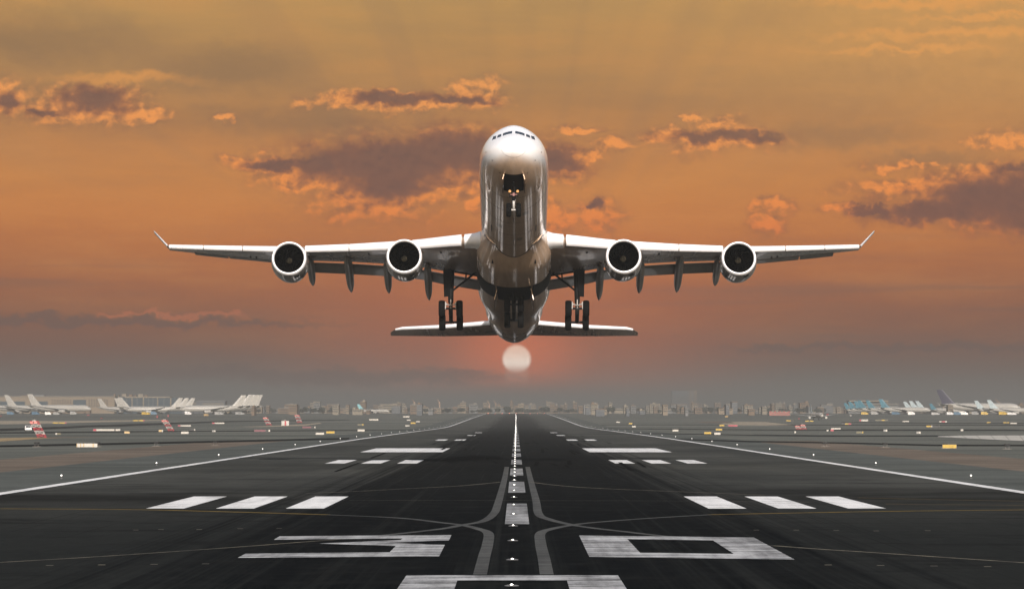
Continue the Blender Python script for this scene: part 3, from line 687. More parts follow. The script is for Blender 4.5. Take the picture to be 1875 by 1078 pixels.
for s in (-1, 1):
    xs = [st[0] for st in WST]
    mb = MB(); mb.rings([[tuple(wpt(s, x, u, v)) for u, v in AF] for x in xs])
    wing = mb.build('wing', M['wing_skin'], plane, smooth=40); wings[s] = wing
    # leading-edge slats, run out a little
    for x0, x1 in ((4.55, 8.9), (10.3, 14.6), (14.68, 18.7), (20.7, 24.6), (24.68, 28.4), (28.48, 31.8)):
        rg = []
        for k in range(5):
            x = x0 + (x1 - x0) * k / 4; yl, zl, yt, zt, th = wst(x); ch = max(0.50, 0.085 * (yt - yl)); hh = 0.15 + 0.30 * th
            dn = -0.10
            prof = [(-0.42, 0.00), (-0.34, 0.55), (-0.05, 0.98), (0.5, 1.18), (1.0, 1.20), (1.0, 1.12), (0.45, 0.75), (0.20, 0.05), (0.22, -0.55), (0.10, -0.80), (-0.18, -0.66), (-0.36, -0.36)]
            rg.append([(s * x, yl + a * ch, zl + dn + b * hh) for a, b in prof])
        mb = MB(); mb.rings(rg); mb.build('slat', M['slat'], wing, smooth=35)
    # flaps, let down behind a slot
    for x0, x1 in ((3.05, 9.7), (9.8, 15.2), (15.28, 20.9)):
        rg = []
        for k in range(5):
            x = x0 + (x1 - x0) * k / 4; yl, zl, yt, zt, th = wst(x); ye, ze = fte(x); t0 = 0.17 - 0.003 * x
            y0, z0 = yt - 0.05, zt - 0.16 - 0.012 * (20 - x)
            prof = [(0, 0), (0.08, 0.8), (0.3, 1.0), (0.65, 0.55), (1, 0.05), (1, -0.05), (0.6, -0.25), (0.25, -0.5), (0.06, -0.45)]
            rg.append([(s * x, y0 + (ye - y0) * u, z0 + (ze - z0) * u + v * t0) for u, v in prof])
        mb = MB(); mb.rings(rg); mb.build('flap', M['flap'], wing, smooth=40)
    # ailerons
    for x0, x1 in ((22.2, 26.3), (26.4, 29.6)):
        rg = []
        for k in range(3):
            x = x0 + (x1 - x0) * k / 2; yl, zl, yt, zt, th = wst(x); dr = 0.16 if s > 0 else 0.03
            rg.append([(s * x, yt - 0.55, zt - 0.02), (s * x, yt - 0.5, zt + 0.02), (s * x, yt + 0.42, zt - dr), (s * x, yt + 0.42, zt - dr - 0.03), (s * x, yt - 0.4, zt - 0.10)])
        mb = MB(); mb.rings(rg); mb.build('aileron', M['flap'], wing)
    # flap track fairings: pointed canoes under the trailing edge
    for x, yb, ye_, r, dz in ((7.75, 36.4, 43.8, 0.42, -1.25), (11.45, 37.4, 44.4, 0.42, -1.05), (15.0, 37.6, 46.4, 0.46, -1.00), (18.55, 40.0, 46.4, 0.42, -0.85)):
        rg = []; z0 = wpt(s, x, 0.62).z + 0.12
        for t, k in ((0, 0.02), (0.06, 0.45), (0.18, 0.85), (0.35, 1.0), (0.55, 1.0), (0.72, 0.92), (0.80, 0.84), (0.90, 0.55), (0.96, 0.26), (1.0, 0.02)):
            Y = yb + (ye_ - yb) * t; z = z0 - 0.30 + (dz - 0.15) * max(0, t - 0.35) * 1.55 + 0.0
            rg.append([(s * x + r * k * 0.85 * math.sin(a), Y, z + r * k * 1.15 * math.cos(a)) for a in [2 * math.pi * i / 12 for i in range(12)]])
        mb = MB(); mb.rings(rg); mb.build('flap_track_fairing', M['flap'], wing, smooth=45)
    # winglet
    b0 = [(32.0, 45.15, 3.20), (32.0, 47.6, 3.40)]; tp = [(33.55, 47.5, 5.25), (33.62, 48.6, 5.30)]
    rg = []
    for k in range(5):
        t = k / 4; th = 0.10 * (1 - 0.6 * t); A_ = [b0[0][i] + (tp[0][i] - b0[0][i]) * t for i in range(3)]; B_ = [b0[1][i] + (tp[1][i] - b0[1][i]) * t for i in range(3)]
        rr = []
        for u, v in ((0, 0), (0.06, 0.9), (0.35, 1.0), (1, 0.1), (1, -0.1), (0.35, -0.7), (0.06, -0.7)):
            q = [A_[i] + (B_[i] - A_[i]) * u for i in range(3)]; rr.append((s * (q[0] - v * th * 0.8), q[1], q[2] + v * th * 0.6))
        rg.append(rr)
    mb = MB(); mb.rings(rg); mb.build('winglet', M['slat'], wing, smooth=40)
    # wing root fillet and landing lamp
    rg = []
    for x, k in ((2.3, 1.7), (2.85, 1.3), (3.4, 1.06), (4.3, 0.98)):
        yl, zl, yt, zt, th = wst(x)
        rg.append([(s * x, yl + 0.55 + (a - 0.42) * 0.95 * k, zl + 0.04 + b * 0.58 * k) for a, b in [(-0.35, 0), (-0.25, 0.45), (0.0, 0.8), (0.6, 1.0), (1.9, 1.05), (1.9, -0.9), (0.7, -0.95), (0.0, -0.72), (-0.25, -0.4)]])
    mb = MB(); mb.rings(rg); mb.build('wing_root_fillet', M['slat'], wing, smooth=40)
    yl, zl, yt, zt, th = wst(4.02)
    mb = MB(); mb.lathe([(0, 0.02), (0.01, 0.15), (0.12, 0.17)], (s * 4.02, yl + 0.10, zl + 0.10), 14, cap0=True, cap1=True)
    mb.build('landing_lamp', M['lamp_white'] if s < 0 else M['gear_dark'], wing, True)
    for x, u in ((23.6, 0.72), (24.15, 0.72), (6.4, 0.2), (12.9, 0.25)):
        c = wpt(s, x, u); mb = MB(); mb.lathe([(-0.14, 0.02), (-0.08, 0.10), (0.08, 0.10), (0.16, 0.02)], tuple(c), 8, cap0=True, cap1=True); mb.build('fuel_vent', M['seam'], wing)

# engines: nacelle with lip, intake duct, fan, spinner with its painted spiral, core and pylon
def engine(s, x, y, z, pyl_z):
    c = (s * x, y, z)
    mb = MB(); mb.lathe([(0.30, 1.545), (0.8, 1.63), (1.5, 1.67), (2.3, 1.64), (3.1, 1.52), (3.9, 1.33), (4.5, 1.14), (5.1, 0.93), (5.4, 0.82), (5.38, 0.76), (5.0, 0.75)], c, 40)
    e = mb.build('engine', M['nacelle'], plane, True)
    mb = MB(); mb.lathe([(0.30, 1.547), (0.13, 1.505), (0.03, 1.455), (0.0, 1.415), (0.03, 1.375), (0.12, 1.335), (0.25, 1.31)], c, 40); mb.build('intake_lip', M['lip'], e, True)
    mb = MB(); mb.lathe([(0.25, 1.309), (0.7, 1.30), (1.45, 1.29)], c, 32); mb.build('intake_duct', M['duct'], e, True)
    mb = MB(); n = 24; ring = []
    for k, r in enumerate((0.30, 0.55, 0.80, 1.05, 1.289)):
        ring.append([(c[0] + r * math.sin(2 * math.pi * (i / (2 * n)) + r * 0.5), c[1] + 1.42 + (0.16 if i % 2 else -0.05), c[2] + r * math.cos(2 * math.pi * (i / (2 * n)) + r * 0.5)) for i in range(2 * n)])
    mb.rings(ring, cap0=False, cap1=False); mb.build('fan', M['fan'], e)
    sp = [(0.78, 0.0), (0.80, 0.07), (0.90, 0.17), (1.08, 0.29), (1.28, 0.36), (1.45, 0.37)]
    mb = MB(); mb.lathe(sp, c, 20); spn = mb.build('spinner', M['duct'], e, True)
    mb = MB(); vs, fs = [], []; N = 40
    for k in range(N + 1):
        a = 2 * math.pi * 1.65 * k / N + 0.6; r0 = 0.035 + 0.20 * k / N; wd = 0.030
        for rr in (r0, r0 + wd):
            t = 0.78 + 0.95 * rr ** 1.15 - 0.03
            vs.append((c[0] + rr * math.sin(a), c[1] + t - 0.03, c[2] + rr * math.cos(a)))
    fs = [(2 * k, 2 * k + 1, 2 * k + 3, 2 * k + 2) for k in range(N)]
    mb.add(vs, fs); mb.build('spiral_mark', M['spiral'], e)
    mb = MB(); mb.lathe([(4.3, 0.72), (5.0, 0.66), (5.8, 0.48), (6.3, 0.30), (6.9, 0.04)], c, 20, cap1=True); mb.build('exhaust_cone', M['gear_dark'], e, True)
    mb = MB(); rg = []
    for t, (zz, w) in enumerate(((z + 1.35, 0.22), (z + 1.5, 0.24), (pyl_z, 0.22), (pyl_z + 0.15, 0.2))):
        y0, y1 = y + (1.6, 1.7, 3.9, 4.3)[t], y + (6.2, 6.6, 8.6, 8.7)[t]
        rg.append([(c[0] - 0.02, y0, zz), (c[0] - w, y0 + 0.7, zz), (c[0] - w, y1 - 1.2, zz), (c[0], y1, zz), (c[0] + w, y1 - 1.2, zz), (c[0] + w, y0 + 0.7, zz), (c[0] + 0.02, y0, zz)])
    mb.rings(rg); mb.build('pylon', M['wing_skin'], e, smooth=40)
    mb = MB()
    for sd in (-1, 1):                                             # small strake on the inboard and outboard shoulder
        a = R(62) * sd; p0_ = Vector((c[0] + 1.60 * math.sin(a), y + 1.1, z + 1.60 * math.cos(a))); nrm = Vector((math.sin(a), 0, math.cos(a)))
    mb.add([p0_, p0_ + Vector((0, 1.3, 0)), p0_ + Vector((0, 1.3, 0)) + nrm * 0.3, p0_ + Vector((0, 0.9, 0)) + nrm * 0.3], [(0, 1, 2, 3)]); mb.build('nacelle_strake', M['skin'], e)
    a = R(180 - 24)
    mb = MB(); vs = []
    for yy in (0.62, 1.10):
        for dd in (-8, 0, 8):
            aa = a + R(dd); rr = 1.60 + (yy - 0.3) * 0.07 + 0.012; vs.append((c[0] + rr * math.sin(aa), y + yy, z + rr * math.cos(aa)))
    mb.add(vs, [(0, 1, 4, 3), (1, 2, 5, 4)]); mb.build('cooling_outlet', M['black'], e)
for s in (-1, 1):
    engine(s, 9.48, 27.4, -2.45, wst(9.48)[1] - 0.2)
    engine(s, 19.95, 34.4, -0.78, wst(19.95)[1] - 0.1)

# tail
for s in (-1, 1):
    rg = []
    for x, yl, zl, yt, zt, th in ((1.4, 63.2, 0.38, 69.6, 0.55, 0.50), (2.4, 64.0, 0.43, 69.8, 0.55, 0.46), (7.0, 67.3, 0.86, 71.6, 0.90, 0.32), (11.2, 70.2, 1.40, 73.2, 1.32, 0.20), (12.0, 71.1, 1.45, 73.5, 1.40, 0.13), (12.45, 72.3, 1.46, 73.65, 1.43, 0.05)):
        rg.append([(s * x, yl + (yt - yl) * u, zl + (zt - zl) * u + v * th) for u, v in AF])
    mb = MB(); mb.rings(rg); hs = mb.build('horizontal_stabilizer', M['wing_skin'], plane, smooth=40)
    rg = []
    for x, yl, zl, th in ((2.2, 63.75, 0.42, 0.60), (7.0, 67.2, 0.86, 0.52), (11.2, 70.1, 1.38, 0.42), (11.9, 70.9, 1.44, 0.30)):
        rg.append([(s * x, yl + a * 0.5, zl + b * th) for a, b in ((-0.06, 0), (0.06, 0.26), (0.4, 0.42), (0.4, 0.36), (0.1, 0.0), (0.4, -0.28), (0.4, -0.32), (0.06, -0.20))])
    mb = MB(); mb.rings(rg); mb.build('leading_edge', M['slat'], hs, smooth=35)
rg = []
for z, yl, yt, th in ((2.3, 58.5, 70.5, 0.7), (3.2, 61.5, 70.9, 0.55), (7.0, 65.3, 72.4, 0.42), (10.9, 69.0, 73.9, 0.28), (11.3, 69.7, 74.0, 0.15)):
    rg.append([(v * th, yl + (yt - yl) * u, z) for u, v in AF])
mb = MB(); mb.rings(rg); fin = mb.build('tail_fin', M['skin'], plane, smooth=40)
mb = MB(); mb.rings([[(v * th * 0.6, yt - 1.6 + 1.75 * u, z) for u, v in AF] for z, yt, th in ((3.3, 70.9, 0.35), (10.6, 73.75, 0.16))]); mb.build('rudder', M['skin'], fin, smooth=40)

# landing gear
def wheel(c, r, w, parent, rim='gear_dark'):
    mb = MB(); h_ = w / 2
    mb.lathe([(-h_ * 0.75, r * 0.55), (-h_, r * 0.68), (-h_, r * 0.86), (-h_ * 0.72, r * 0.97), (-h_ * 0.3, r), (h_ * 0.3, r), (h_ * 0.72, r * 0.97), (h_, r * 0.86), (h_, r * 0.68), (h_ * 0.75, r * 0.55)], c, 28, 0, 'X')
    mb.lathe([(-h_ * 0.74, r * 0.56), (-h_ * 0.45, r * 0.30), (-h_ * 0.55, r * 0.02)], c, 16, 1, 'X'); mb.lathe([(h_ * 0.74, r * 0.56), (h_ * 0.45, r * 0.30), (h_ * 0.55, r * 0.02)], c, 16, 1, 'X')
    return mb.build('wheel', [M['tyre'], M[rim]], parent, smooth=45)
# nose gear
mb = MB(); mb.tube((0, 5.35, -2.5), (0, 5.62, -3.35), 0.15, 0.14, 12); mb.tube((0, 5.62, -3.35), (0, 5.78, -3.62), 0.17, 0.15, 12)
mb.tube((0, 4.3, -2.55), (0, 5.6, -3.2), 0.05, None, 6); mb.tube((0, 4.6, -2.5), (0, 5.58, -3.3), 0.06, None, 6)
ng = mb.build('nose_gear', M['gear_dark'], plane, smooth=50)
mb = MB(); mb.tube((0, 5.74, -3.55), (0, 5.98, -4.32), 0.10, 0.10, 10); mb.build('oleo_rod', M['gear_white'], ng, True)
mb = MB(); mb.tube((-0.56, 5.98, -4.36), (0.56, 5.98, -4.36), 0.07, None, 8); mb.build('axle', M['gear_white'], ng, True)
mb = MB(); mb.tube((-0.15, 5.9, -3.5), (0, 6.2, -3.9), 0.04, None, 6); mb.tube((0.15, 5.9, -3.5), (0, 6.2, -3.9), 0.04, None, 6); mb.tube((0, 6.2, -3.9), (0, 6.02, -4.3), 0.05, None, 6); mb.build('torque_link', M['gear_white'], ng)
mb = MB(); mb.box(-0.26, 0.26, 5.35, 5.5, -3.30, -3.24); mb.box(-0.08, 0.08, 5.30, 5.46, -3.40, -3.15); mb.build('steering_collar', mat('red_collar', (0.16, 0.03, 0.02), 0.5), ng)
for s in (-1, 1):
    wheel((s * 0.39, 5.98, -4.36), 0.56, 0.40, ng)
    mb = MB(); mb.lathe([(0.0, 0.02), (0.02, 0.085), (0.10, 0.11), (0.22, 0.05)], (s * 0.31, 5.25, -3.0), 14, cap0=True, cap1=True); mb.build('taxi_lamp', M['lamp'], ng, True)
    mb = MB(); mb.tube((s * 0.22, 5.40, -3.28), (s * 0.34, 5.50, -3.42), 0.05, None, 6); mb.build('steering_jack', M['gear_dark'], ng)
# main gear on the wings
for s in (-1, 1):
    x = s * 5.68; top = wpt(s, 5.68, 0.90)
    mb = MB(); mb.tube((x, top.y, top.z + 0.1), (x, 38.9, -3.30), 0.36, 0.24, 14); mb.tube((x, 38.9, -3.30), (x, 39.1, -3.75), 0.25, 0.23, 14)
    mb.tube((x - s * 2.35, top.y - 1.0, top.z - 0.4), (x - s * 0.1, 38.75, -2.75), 0.11, 0.09, 8); mb.tube((x - s * 1.4, top.y + 0.4, top.z + 0.2), (x - s * 1.35, 38.2, -1.95), 0.07, None, 6)
    mb.tube((x - s * 0.28, top.y - 0.9, top.z - 0.2), (x, 38.8, -2.9), 0.09, None, 8)
    g_ = mb.build('main_gear', M['gear_dark'], plane, smooth=50)
    mb = MB(); mb.tube((x, 39.1, -3.72), (x, 39.65, -4.72), 0.17, 0.17, 12); mb.build('oleo_rod', M['gear_dark'], g_, True)
    A1, A2 = (x, 38.95, -4.30), (x, 40.75, -5.13)
    mb = MB(); mb.tube(A1, A2, 0.20, 0.18, 10); mb.build('bogie_beam', M['gear_dark'], g_, True)
    for q in (A1, A2):
        mb = MB(); mb.tube((x - 1.0, q[1], q[2]), (x + 1.0, q[1], q[2]), 0.10, None, 8); mb.build('axle', M['gear_dark'], g_, True)
        for k in (-1, 1): wheel((x + k * 0.79, q[1], q[2]), 0.74, 0.58, g_)
    mb = MB()
    for k in (-1, 1):
        mb.tube((x + k * 0.16, 38.75, -4.0), (x + k * 0.46, 38.55, -4.02), 0.045, None, 6); mb.tube((x + k * 0.45, 38.5, -3.80), (x + k * 0.47, 38.5, -4.45), 0.05, None, 6); mb.tube((x, 38.7, -4.1), (x + k * 0.4, 38.55, -3.95), 0.035, None, 6)
    mb.build('brake_pipes', M['gear_white'], g_)
    mb = MB(); mb.tube((x, 39.3, -3.7), (x, 38.75, -4.3), 0.05, None, 6); mb.tube((x, 38.62, -3.55), (x, 38.62, -4.1), 0.05, None, 6); mb.build('torque_link', M['gear_white'], g_)
    mb = MB()
    a = [Vector((x - s * 0.10, top.y - 0.9, top.z + 0.15)), Vector((x + s * 0.62, top.y + 0.3, top.z + 0.1)), Vector((x + s * 0.55, 39.0, -3.20)), Vector((x + s * 0.12, 38.4, -3.30))]; e = Vector((s * 0.06, 0.06, 0))
    mb.add(a + [q + e for q in a], [(0, 1, 2, 3), (7, 6, 5, 4), (0, 4, 5, 1), (3, 2, 6, 7), (0, 3, 7, 4), (1, 5, 6, 2)]); mb.build('leg_door', M['gear_dark'], g_)
    mb = MB(); vs = []                                             # open bay in the wing root
    for xx, u in ((2.9, 0.90), (6.3, 0.93), (6.2, 0.985), (4.4, 0.985), (2.9, 0.985)): vs.append(wpt(s, xx, u) + Vector((0, 0, -0.02)))
    mb.add(vs, [(0, 1, 2, 3, 4)]); mb.build('wheel_bay', M['black'], wings[s])
# centre gear
mb = MB(); mb.tube((0, 37.6, -3.0), (0, 38.4, -3.9), 0.22, 0.2, 12); mb.tube((0, 36.4, -3.2), (0, 38.3, -3.8), 0.10, None, 8)
cg = mb.build('centre_gear', M['gear_dark'], plane, smooth=50)
mb = MB(); mb.tube((0, 38.4, -3.85), (0, 39.1, -4.55), 0.14, None, 10); mb.build('oleo_rod', M['gear_dark'], cg, True)
C1, C2 = (0, 38.5, -4.02), (0, 40.2, -5.05)
mb = MB(); mb.tube(C1, C2, 0.18, 0.17, 10); mb.build('bogie_beam', M['gear_dark'], cg, True)
for q in (C1, C2):
    mb = MB(); mb.tube((-0.75, q[1], q[2]), (0.75, q[1], q[2]), 0.10, None, 8); mb.build('axle', M['gear_dark'], cg, True)
    for k in (-1, 1): wheel((k * 0.60, q[1], q[2]), 0.72, 0.54, cg)

# ------------------------------------------------------------------ runway lights
M['lamp_body'] = mat('lamp_housing', (0.10, 0.10, 0.10), 0.5)
M['lens'] = mat('lit_runway_lens', (0.9, 0.9, 0.85), 0.2, vary=0.0, emit=(1.0, 0.95, 0.86), es=6.0)
M['lens_far'] = mat('lit_edge_lens', (0.95, 0.95, 0.9), 0.3, vary=0.0, emit=(1.0, 0.97, 0.92), es=1.0)
M['lens_red'] = mat('lit_red_lens', (0.9, 0.2, 0.15), 0.2, vary=0.0, emit=(1.0, 0.22, 0.14), es=7.0)
mb = MB(); mb.lathe([(0.0, 0.20), (0.018, 0.18), (0.03, 0.13)], (0, 0, 0), 12, axis='Z', cap0=True, cap1=True); me_h = mb.mesh('housing', M['lamp_body'])
mb = MB(); mb.lathe([(0.03, 0.125), (0.085, 0.10), (0.12, 0.05), (0.13, 0.005)], (0, 0, 0), 10, axis='Z', cap1=True); me_l = mb.mesh('lens', M['lens'], True)
me_lr = me_l.copy(); me_lr.materials.clear(); me_lr.materials.append(M['lens_red'])
mb = MB(); mb.lathe([(0.0, 0.13), (0.03, 0.12), (0.05, 0.035), (0.20, 0.035), (0.21, 0.10), (0.24, 0.11)], (0, 0, 0), 10, axis='Z', cap0=True, cap1=True); me_e = mb.mesh('housing', M['lamp_body'])
mb = MB(); mb.lathe([(0.22, 0.075), (0.30, 0.085), (0.34, 0.06), (0.36, 0.005)], (0, 0, 0), 10, axis='Z', cap1=True); me_el = mb.mesh('lens', M['lens_far'], True)
for k in range(200):
    y = 83.5 + 15.0 * k
    if y > 3080: break
    o = inst('centreline_light', me_h, None, (-0.12, y, gz(y) + 0.065)); s = 0.42 if y < 200 else 0.5 if y < 450 else 0.7
    lb = ('%s nearest glowing white light on the runway centreline' % ['', 'second', 'third', 'fourth', 'fifth', 'sixth', 'seventh', 'eighth', 'ninth', 'tenth'][k]).strip() if k < 10 else \
        'white centreline light %s' % ('just past the near touchdown bars' if y < 296 else 'between the second touchdown bars and the aiming blocks' if y < 432 else 'past the aiming blocks' if y < 870 else 'in the far bright row on the runway')
    if k == 0: lb = 'nearest glowing white light on the runway centreline'
    tag(o, lb, 'runway light', 'lights along the runway centreline'); inst('lens', me_l, o, (0, 0, 0.0), 0, (s, s, s))
for sd, side in ((-1, 'left'), (1, 'right')):
    for k in range(48):
        y = 227 + 60.0 * k
        o = inst('edge_light', me_e, None, (sd * 33.0, y, gz(y) + 0.02), 0, (0.8, 0.8, 0.8))
        lb = '%snearest small white light outside the %s runway edge line' % (['', 'second ', 'third ', 'fourth ', 'fifth ', 'sixth ', 'seventh ', 'eighth '][k], side) if k < 8 else 'small white light far along the %s runway edge' % side
        tag(o, lb, 'runway light', 'lights along the %s runway edge' % side); inst('lens', me_el, o)
for k in range(9):
    x = -28 + 7.0 * k; o = inst('runway_end_light', me_e, None, (x, 3125, gz(3125) + 0.04))
    tag(o, 'red light in the row across the far end of the runway', 'runway light', 'red lights across the runway end'); l_ = inst('lens', me_lr, o, (0, 0, 0.2), 0, (2.2, 2.2, 2.6))

# ------------------------------------------------------------------ slope indicator units: black boxes on thin legs
M['black_box'] = mat('black_lamp_box', (0.008, 0.008, 0.009), 0.6, spec=0.2)
M['leg_grey'] = mat('grey_leg_metal', (0.16, 0.14, 0.13), 0.6)
M['pad'] = mat('concrete_pad', (0.30, 0.27, 0.23), 0.9)
def papi(px, py, label, group):
    c = at(px, py); e = empty('slope_indicator_light', c); tag(e, label, 'approach light', group)
    mb = MB(); rg = []
    for y0, k in ((-0.36, 0.92), (-0.30, 1.0), (0.40, 1.0), (0.5, 0.85)):
        rg.append([(-0.33 * k, y0, 0.42), (0.33 * k, y0, 0.42), (0.36 * k, y0, 0.52), (0.33 * k, y0, 0.68), (-0.33 * k, y0, 0.68), (-0.36 * k, y0, 0.52)])
    mb.rings(rg); mb.build('lamp_box', M['black_box'], e)
    for x, y in ((-0.24, -0.1), (0.24, -0.1), (0.0, 0.35)):
        mb = MB(); mb.tube((x, y, 0.0), (x, y, 0.44), 0.028, None, 6); mb.build('leg', M['leg_grey'], e)
    mb = MB(); mb.box(-0.6, 0.6, -0.4, 0.6, 0.0, 0.035); mb.build('footing', M['pad'], e)
for px, py, n in ((68, 817.5, 'first'), (179, 817.5, 'second'), (287, 816.4, 'third'), (395, 815.5, 'fourth')):
    papi(px, py, 'black lamp box on thin legs, %s from the left in the left row of four' % n, 'slope lights left of the runway')
for px, py, n in ((1510, 817.2, 'first'), (1620, 818.8, 'second'), (1730, 820.5, 'third'), (1843, 821.6, 'fourth')):
    papi(px, py, 'black lamp box on thin legs, %s from the left in the right row of four' % n, 'slope lights right of the runway')

# ------------------------------------------------------------------ airfield signs
COLS = {'w': ('white_sign_panel', (0.403, 0.382, 0.338)), 'y': ('yellow_sign_panel', (0.375, 0.247, 0.022)), 'r': ('red_sign_panel', (0.32, 0.04, 0.06)), 'k': ('black_sign_panel', (0.012, 0.012, 0.013)),
        'o': ('ochre_sign_panel', (0.42, 0.30, 0.14)), 'm': ('maroon_sign_panel', (0.13, 0.035, 0.05)), 'g': ('grey_sign_panel', (0.22, 0.215, 0.20)), 'd': ('olive_sign_panel', (0.10, 0.09, 0.045))}
for k, (n, c) in COLS.items(): M['s_' + k] = mat(n, c, 0.5, vary=0.15)
def sign(px0, px1, pyb, hpx, segs, label, group='airfield signs', rz=0.0):
    """a low sign board; segs = list of (colour key, share of the width)"""
    c = at((px0 + px1) / 2, pyb); sc = c.y / F; w = (px1 - px0) * sc; hh = hpx * sc
    e = empty('airfield_sign', c, rz); tag(e, label, 'sign', group)
    fr = MB(); fr.box(-w / 2, w / 2, -0.02, 0.16, hh * 0.16, hh); fr.build('housing', M['leg_grey'], e)
    tot = sum(s[1] for s in segs); x = -w / 2
    for k, sh in segs:
        x1 = x + w * sh / tot
        mb = MB(); mb.box(x + 0.02 * w / len(segs), x1 - 0.02 * w / len(segs), -0.045, -0.022, hh * 0.20, hh * 0.97); mb.build('panel', M['s_' + k], e); x = x1
    for xx in (-w * 0.36, w * 0.36):
        mb = MB(); mb.tube((xx, 0.07, 0), (xx, 0.07, hh * 0.18), 0.035 + 0.01 * hh, None, 6); mb.build('leg', M['leg_grey'], e)
    return e, w, hh
# the big yellow sign: a black marking at the left, then smaller lettering too soft to read and an arrow
e, w, hh = sign(1724.5, 1750.5, 821.3, 8.0, [('y', 1)], 'bright yellow sign with black marking beside the right runway shoulder')
M['ink'] = mat('black_lettering', (0.015, 0.012, 0.005), 0.6, vary=0.0); M['ink2'] = mat('faded_lettering', (0.22, 0.13, 0.01), 0.6, vary=0.0)
for x, ww, mk in ((-0.02, 0.05, 'ink2'), (0.06, 0.04, 'ink2'), (0.13, 0.05, 'ink2')):
    mb = MB(); mb.box((x - ww / 2) * w, (x + ww / 2) * w, -0.052, -0.046, hh * 0.42, hh * 0.62); mb.build('letter', M[mk], e)
mb = MB(); mb.add([(0.20 * w, -0.05, hh * 0.44), (0.20 * w, -0.05, hh * 0.64), (0.28 * w, -0.05, hh * 0.54)], [(0, 1, 2)]); mb.build('arrow', M['ink'], e)
sign(141, 179, 819.6, 8.4, [('o', .5), ('w', 2), ('o', .6), ('w', 1.6), ('o', .6), ('w', 6), ('o', .7), ('w', 2.6)], 'long slatted white and tan sign beside the left row of black lamp boxes')
sign(171, 221, 789.2, 4.2, [('r', 1.1), ('w', 6), ('k', .4), ('w', 1.6)], 'long white sign with a red end panel behind the left taxiway')
sign(326, 350, 780.8, 3.0, [('r', 1), ('w', 4)], 'white sign with a red left end, lower of the two near the parked jumbo')
sign(388.5, 411, 776.0, 3.0, [('r', 1), ('w', 3.6)], 'white sign with a red left end, higher of the two near the parked jumbo')
sign(332, 346, 794.6, 5.0, [('w', 1)], 'blank white sign panel standing alone by the left edge line')
sign(348, 358, 788.3, 3.4, [('k', 4), ('w', 1)], 'black sign with a white end just above the blank white panel')
sign(389, 395, 791.0, 4.0, [('g', 2), ('w', 1)], 'small grey sign with a white end left of the dark red board')
sign(466, 495, 790.6, 4.4, [('m', 5), ('k', 1.4), ('w', .7)], 'dark red sign board with a white right end')
sign(554, 578, 784.0, 3.6, [('m', 4), ('k', 1.6), ('w', .5)], 'dark red sign board with a black right end')
sign(578, 594, 796.2, 4.6, [('w', 1)], 'white sign standing beside the bright yellow one left of the runway')
sign(597.5, 613, 793.8, 4.8, [('y', 1)], 'bright yellow sign just left of the runway edge line')
sign(655, 668, 790.2, 4.6, [('w', 1)], 'white sign near the left edge line past the yellow one')
sign(676, 693, 770.0, 3.4, [('w', 1)], 'white sign panel among the far left taxiways')
sign(738, 750, 764.4, 3.2, [('w', 1)], 'white marker board far left of the runway, upper of two')
sign(745, 752, 770.2, 2.6, [('w', 1)], 'white marker board far left of the runway, lower of two')
sign(655, 666, 779.0, 3.2, [('d', 3), ('y', .8)], 'olive sign with a yellow end far left of the runway')
sign(752, 761, 776.0, 3.2, [('y', 1)], 'small yellow sign far left of the runway')
sign(742, 750, 780.6, 2.6, [('w', 1)], 'small white sign below the far yellow sign left of the runway')
sign(762, 769, 773.0, 2.6, [('w', 1)], 'small pale sign right of the far left yellow sign')
sign(97, 122, 775.4, 2.6, [('y', 4), ('k', .5), ('y', 4), ('r', 1.2)], 'long yellow sign with a red right end by the left sand bank')
sign(244, 265, 771.2, 2.8, [('y', 3), ('k', .4), ('y', 3), ('r', .7)], 'long yellow sign with a red right end past the left sand bank')
sign(102, 112, 796.0, 3.8, [('w', 1), ('d', 2)], 'short olive sign with a white left end right of the near red mast')
sign(228, 238, 794.0, 4.6, [('o', 1)], 'tan sign panel between the two red masts')
sign(291, 299, 790.8, 4.4, [('o', 3), ('w', 1)], 'tan sign panel just left of the far red mast')
sign(1289, 1302, 794.9, 4.6, [('y', 1)], 'yellow sign just right of the right edge line, nearest the white one')
sign(1307.5, 1319, 796.2, 4.8, [('w', 1)], 'white sign beside a yellow one right of the runway')
sign(1310, 1322, 788.2, 3.8, [('y', 1)], 'yellow sign up behind the white one right of the runway')
sign(1317, 1326, 780.4, 3.4, [('y', 1)], 'yellow sign next to a long red board right of the runway')
sign(1328, 1350, 780.8, 3.4, [('k', 1.2), ('r', 4)], 'long red sign board with a black left end')
sign(1231, 1242, 790.0, 4.0, [('w', 1)], 'white sign close to the right edge line')
sign(1157, 1164, 782.4, 3.2, [('w', 1)], 'small white sign right of the far runway')
sign(1151, 1158, 776.6, 2.8, [('y', 1)], 'small yellow sign right of the far runway')
sign(1128, 1135, 774.0, 2.4, [('w', 1)], 'small pale sign above the far right yellow sign')
sign(1541, 1558, 777.4, 3.0, [('k', 2), ('y', 2.4), ('r', 1.8)], 'low sign in black, yellow and red')
sign(1567, 1580, 793.6, 4.2, [('d', 5), ('y', .8)], 'olive sign with a yellow right end right of the runway')
sign(1617, 1624, 790.3, 4.4, [('g', 2), ('w', 1.6)], 'small grey sign with a white end, first of a pair right of the runway')
sign(1677, 1685, 794.2, 4.6, [('g', 2), ('w', 1.6)], 'small grey sign with a white end, second of a pair right of the runway')
sign(1695, 1720, 782.0, 3.4, [('y', 3), ('w', .7), ('k', 4.4)], 'long sign half yellow, half black below the parked airliners')
sign(1758, 1763, 789.4, 4.0, [('w', 1)], 'narrow white marker board by itself at the right')
sign(1573, 1589, 771.6, 4.2, [('r', 1), ('w', 4)], 'white sign with a red left end below the blue tails')
sign(1652, 1664, 772.6, 2.6, [('w', 1)], 'white panel below the three white tails')
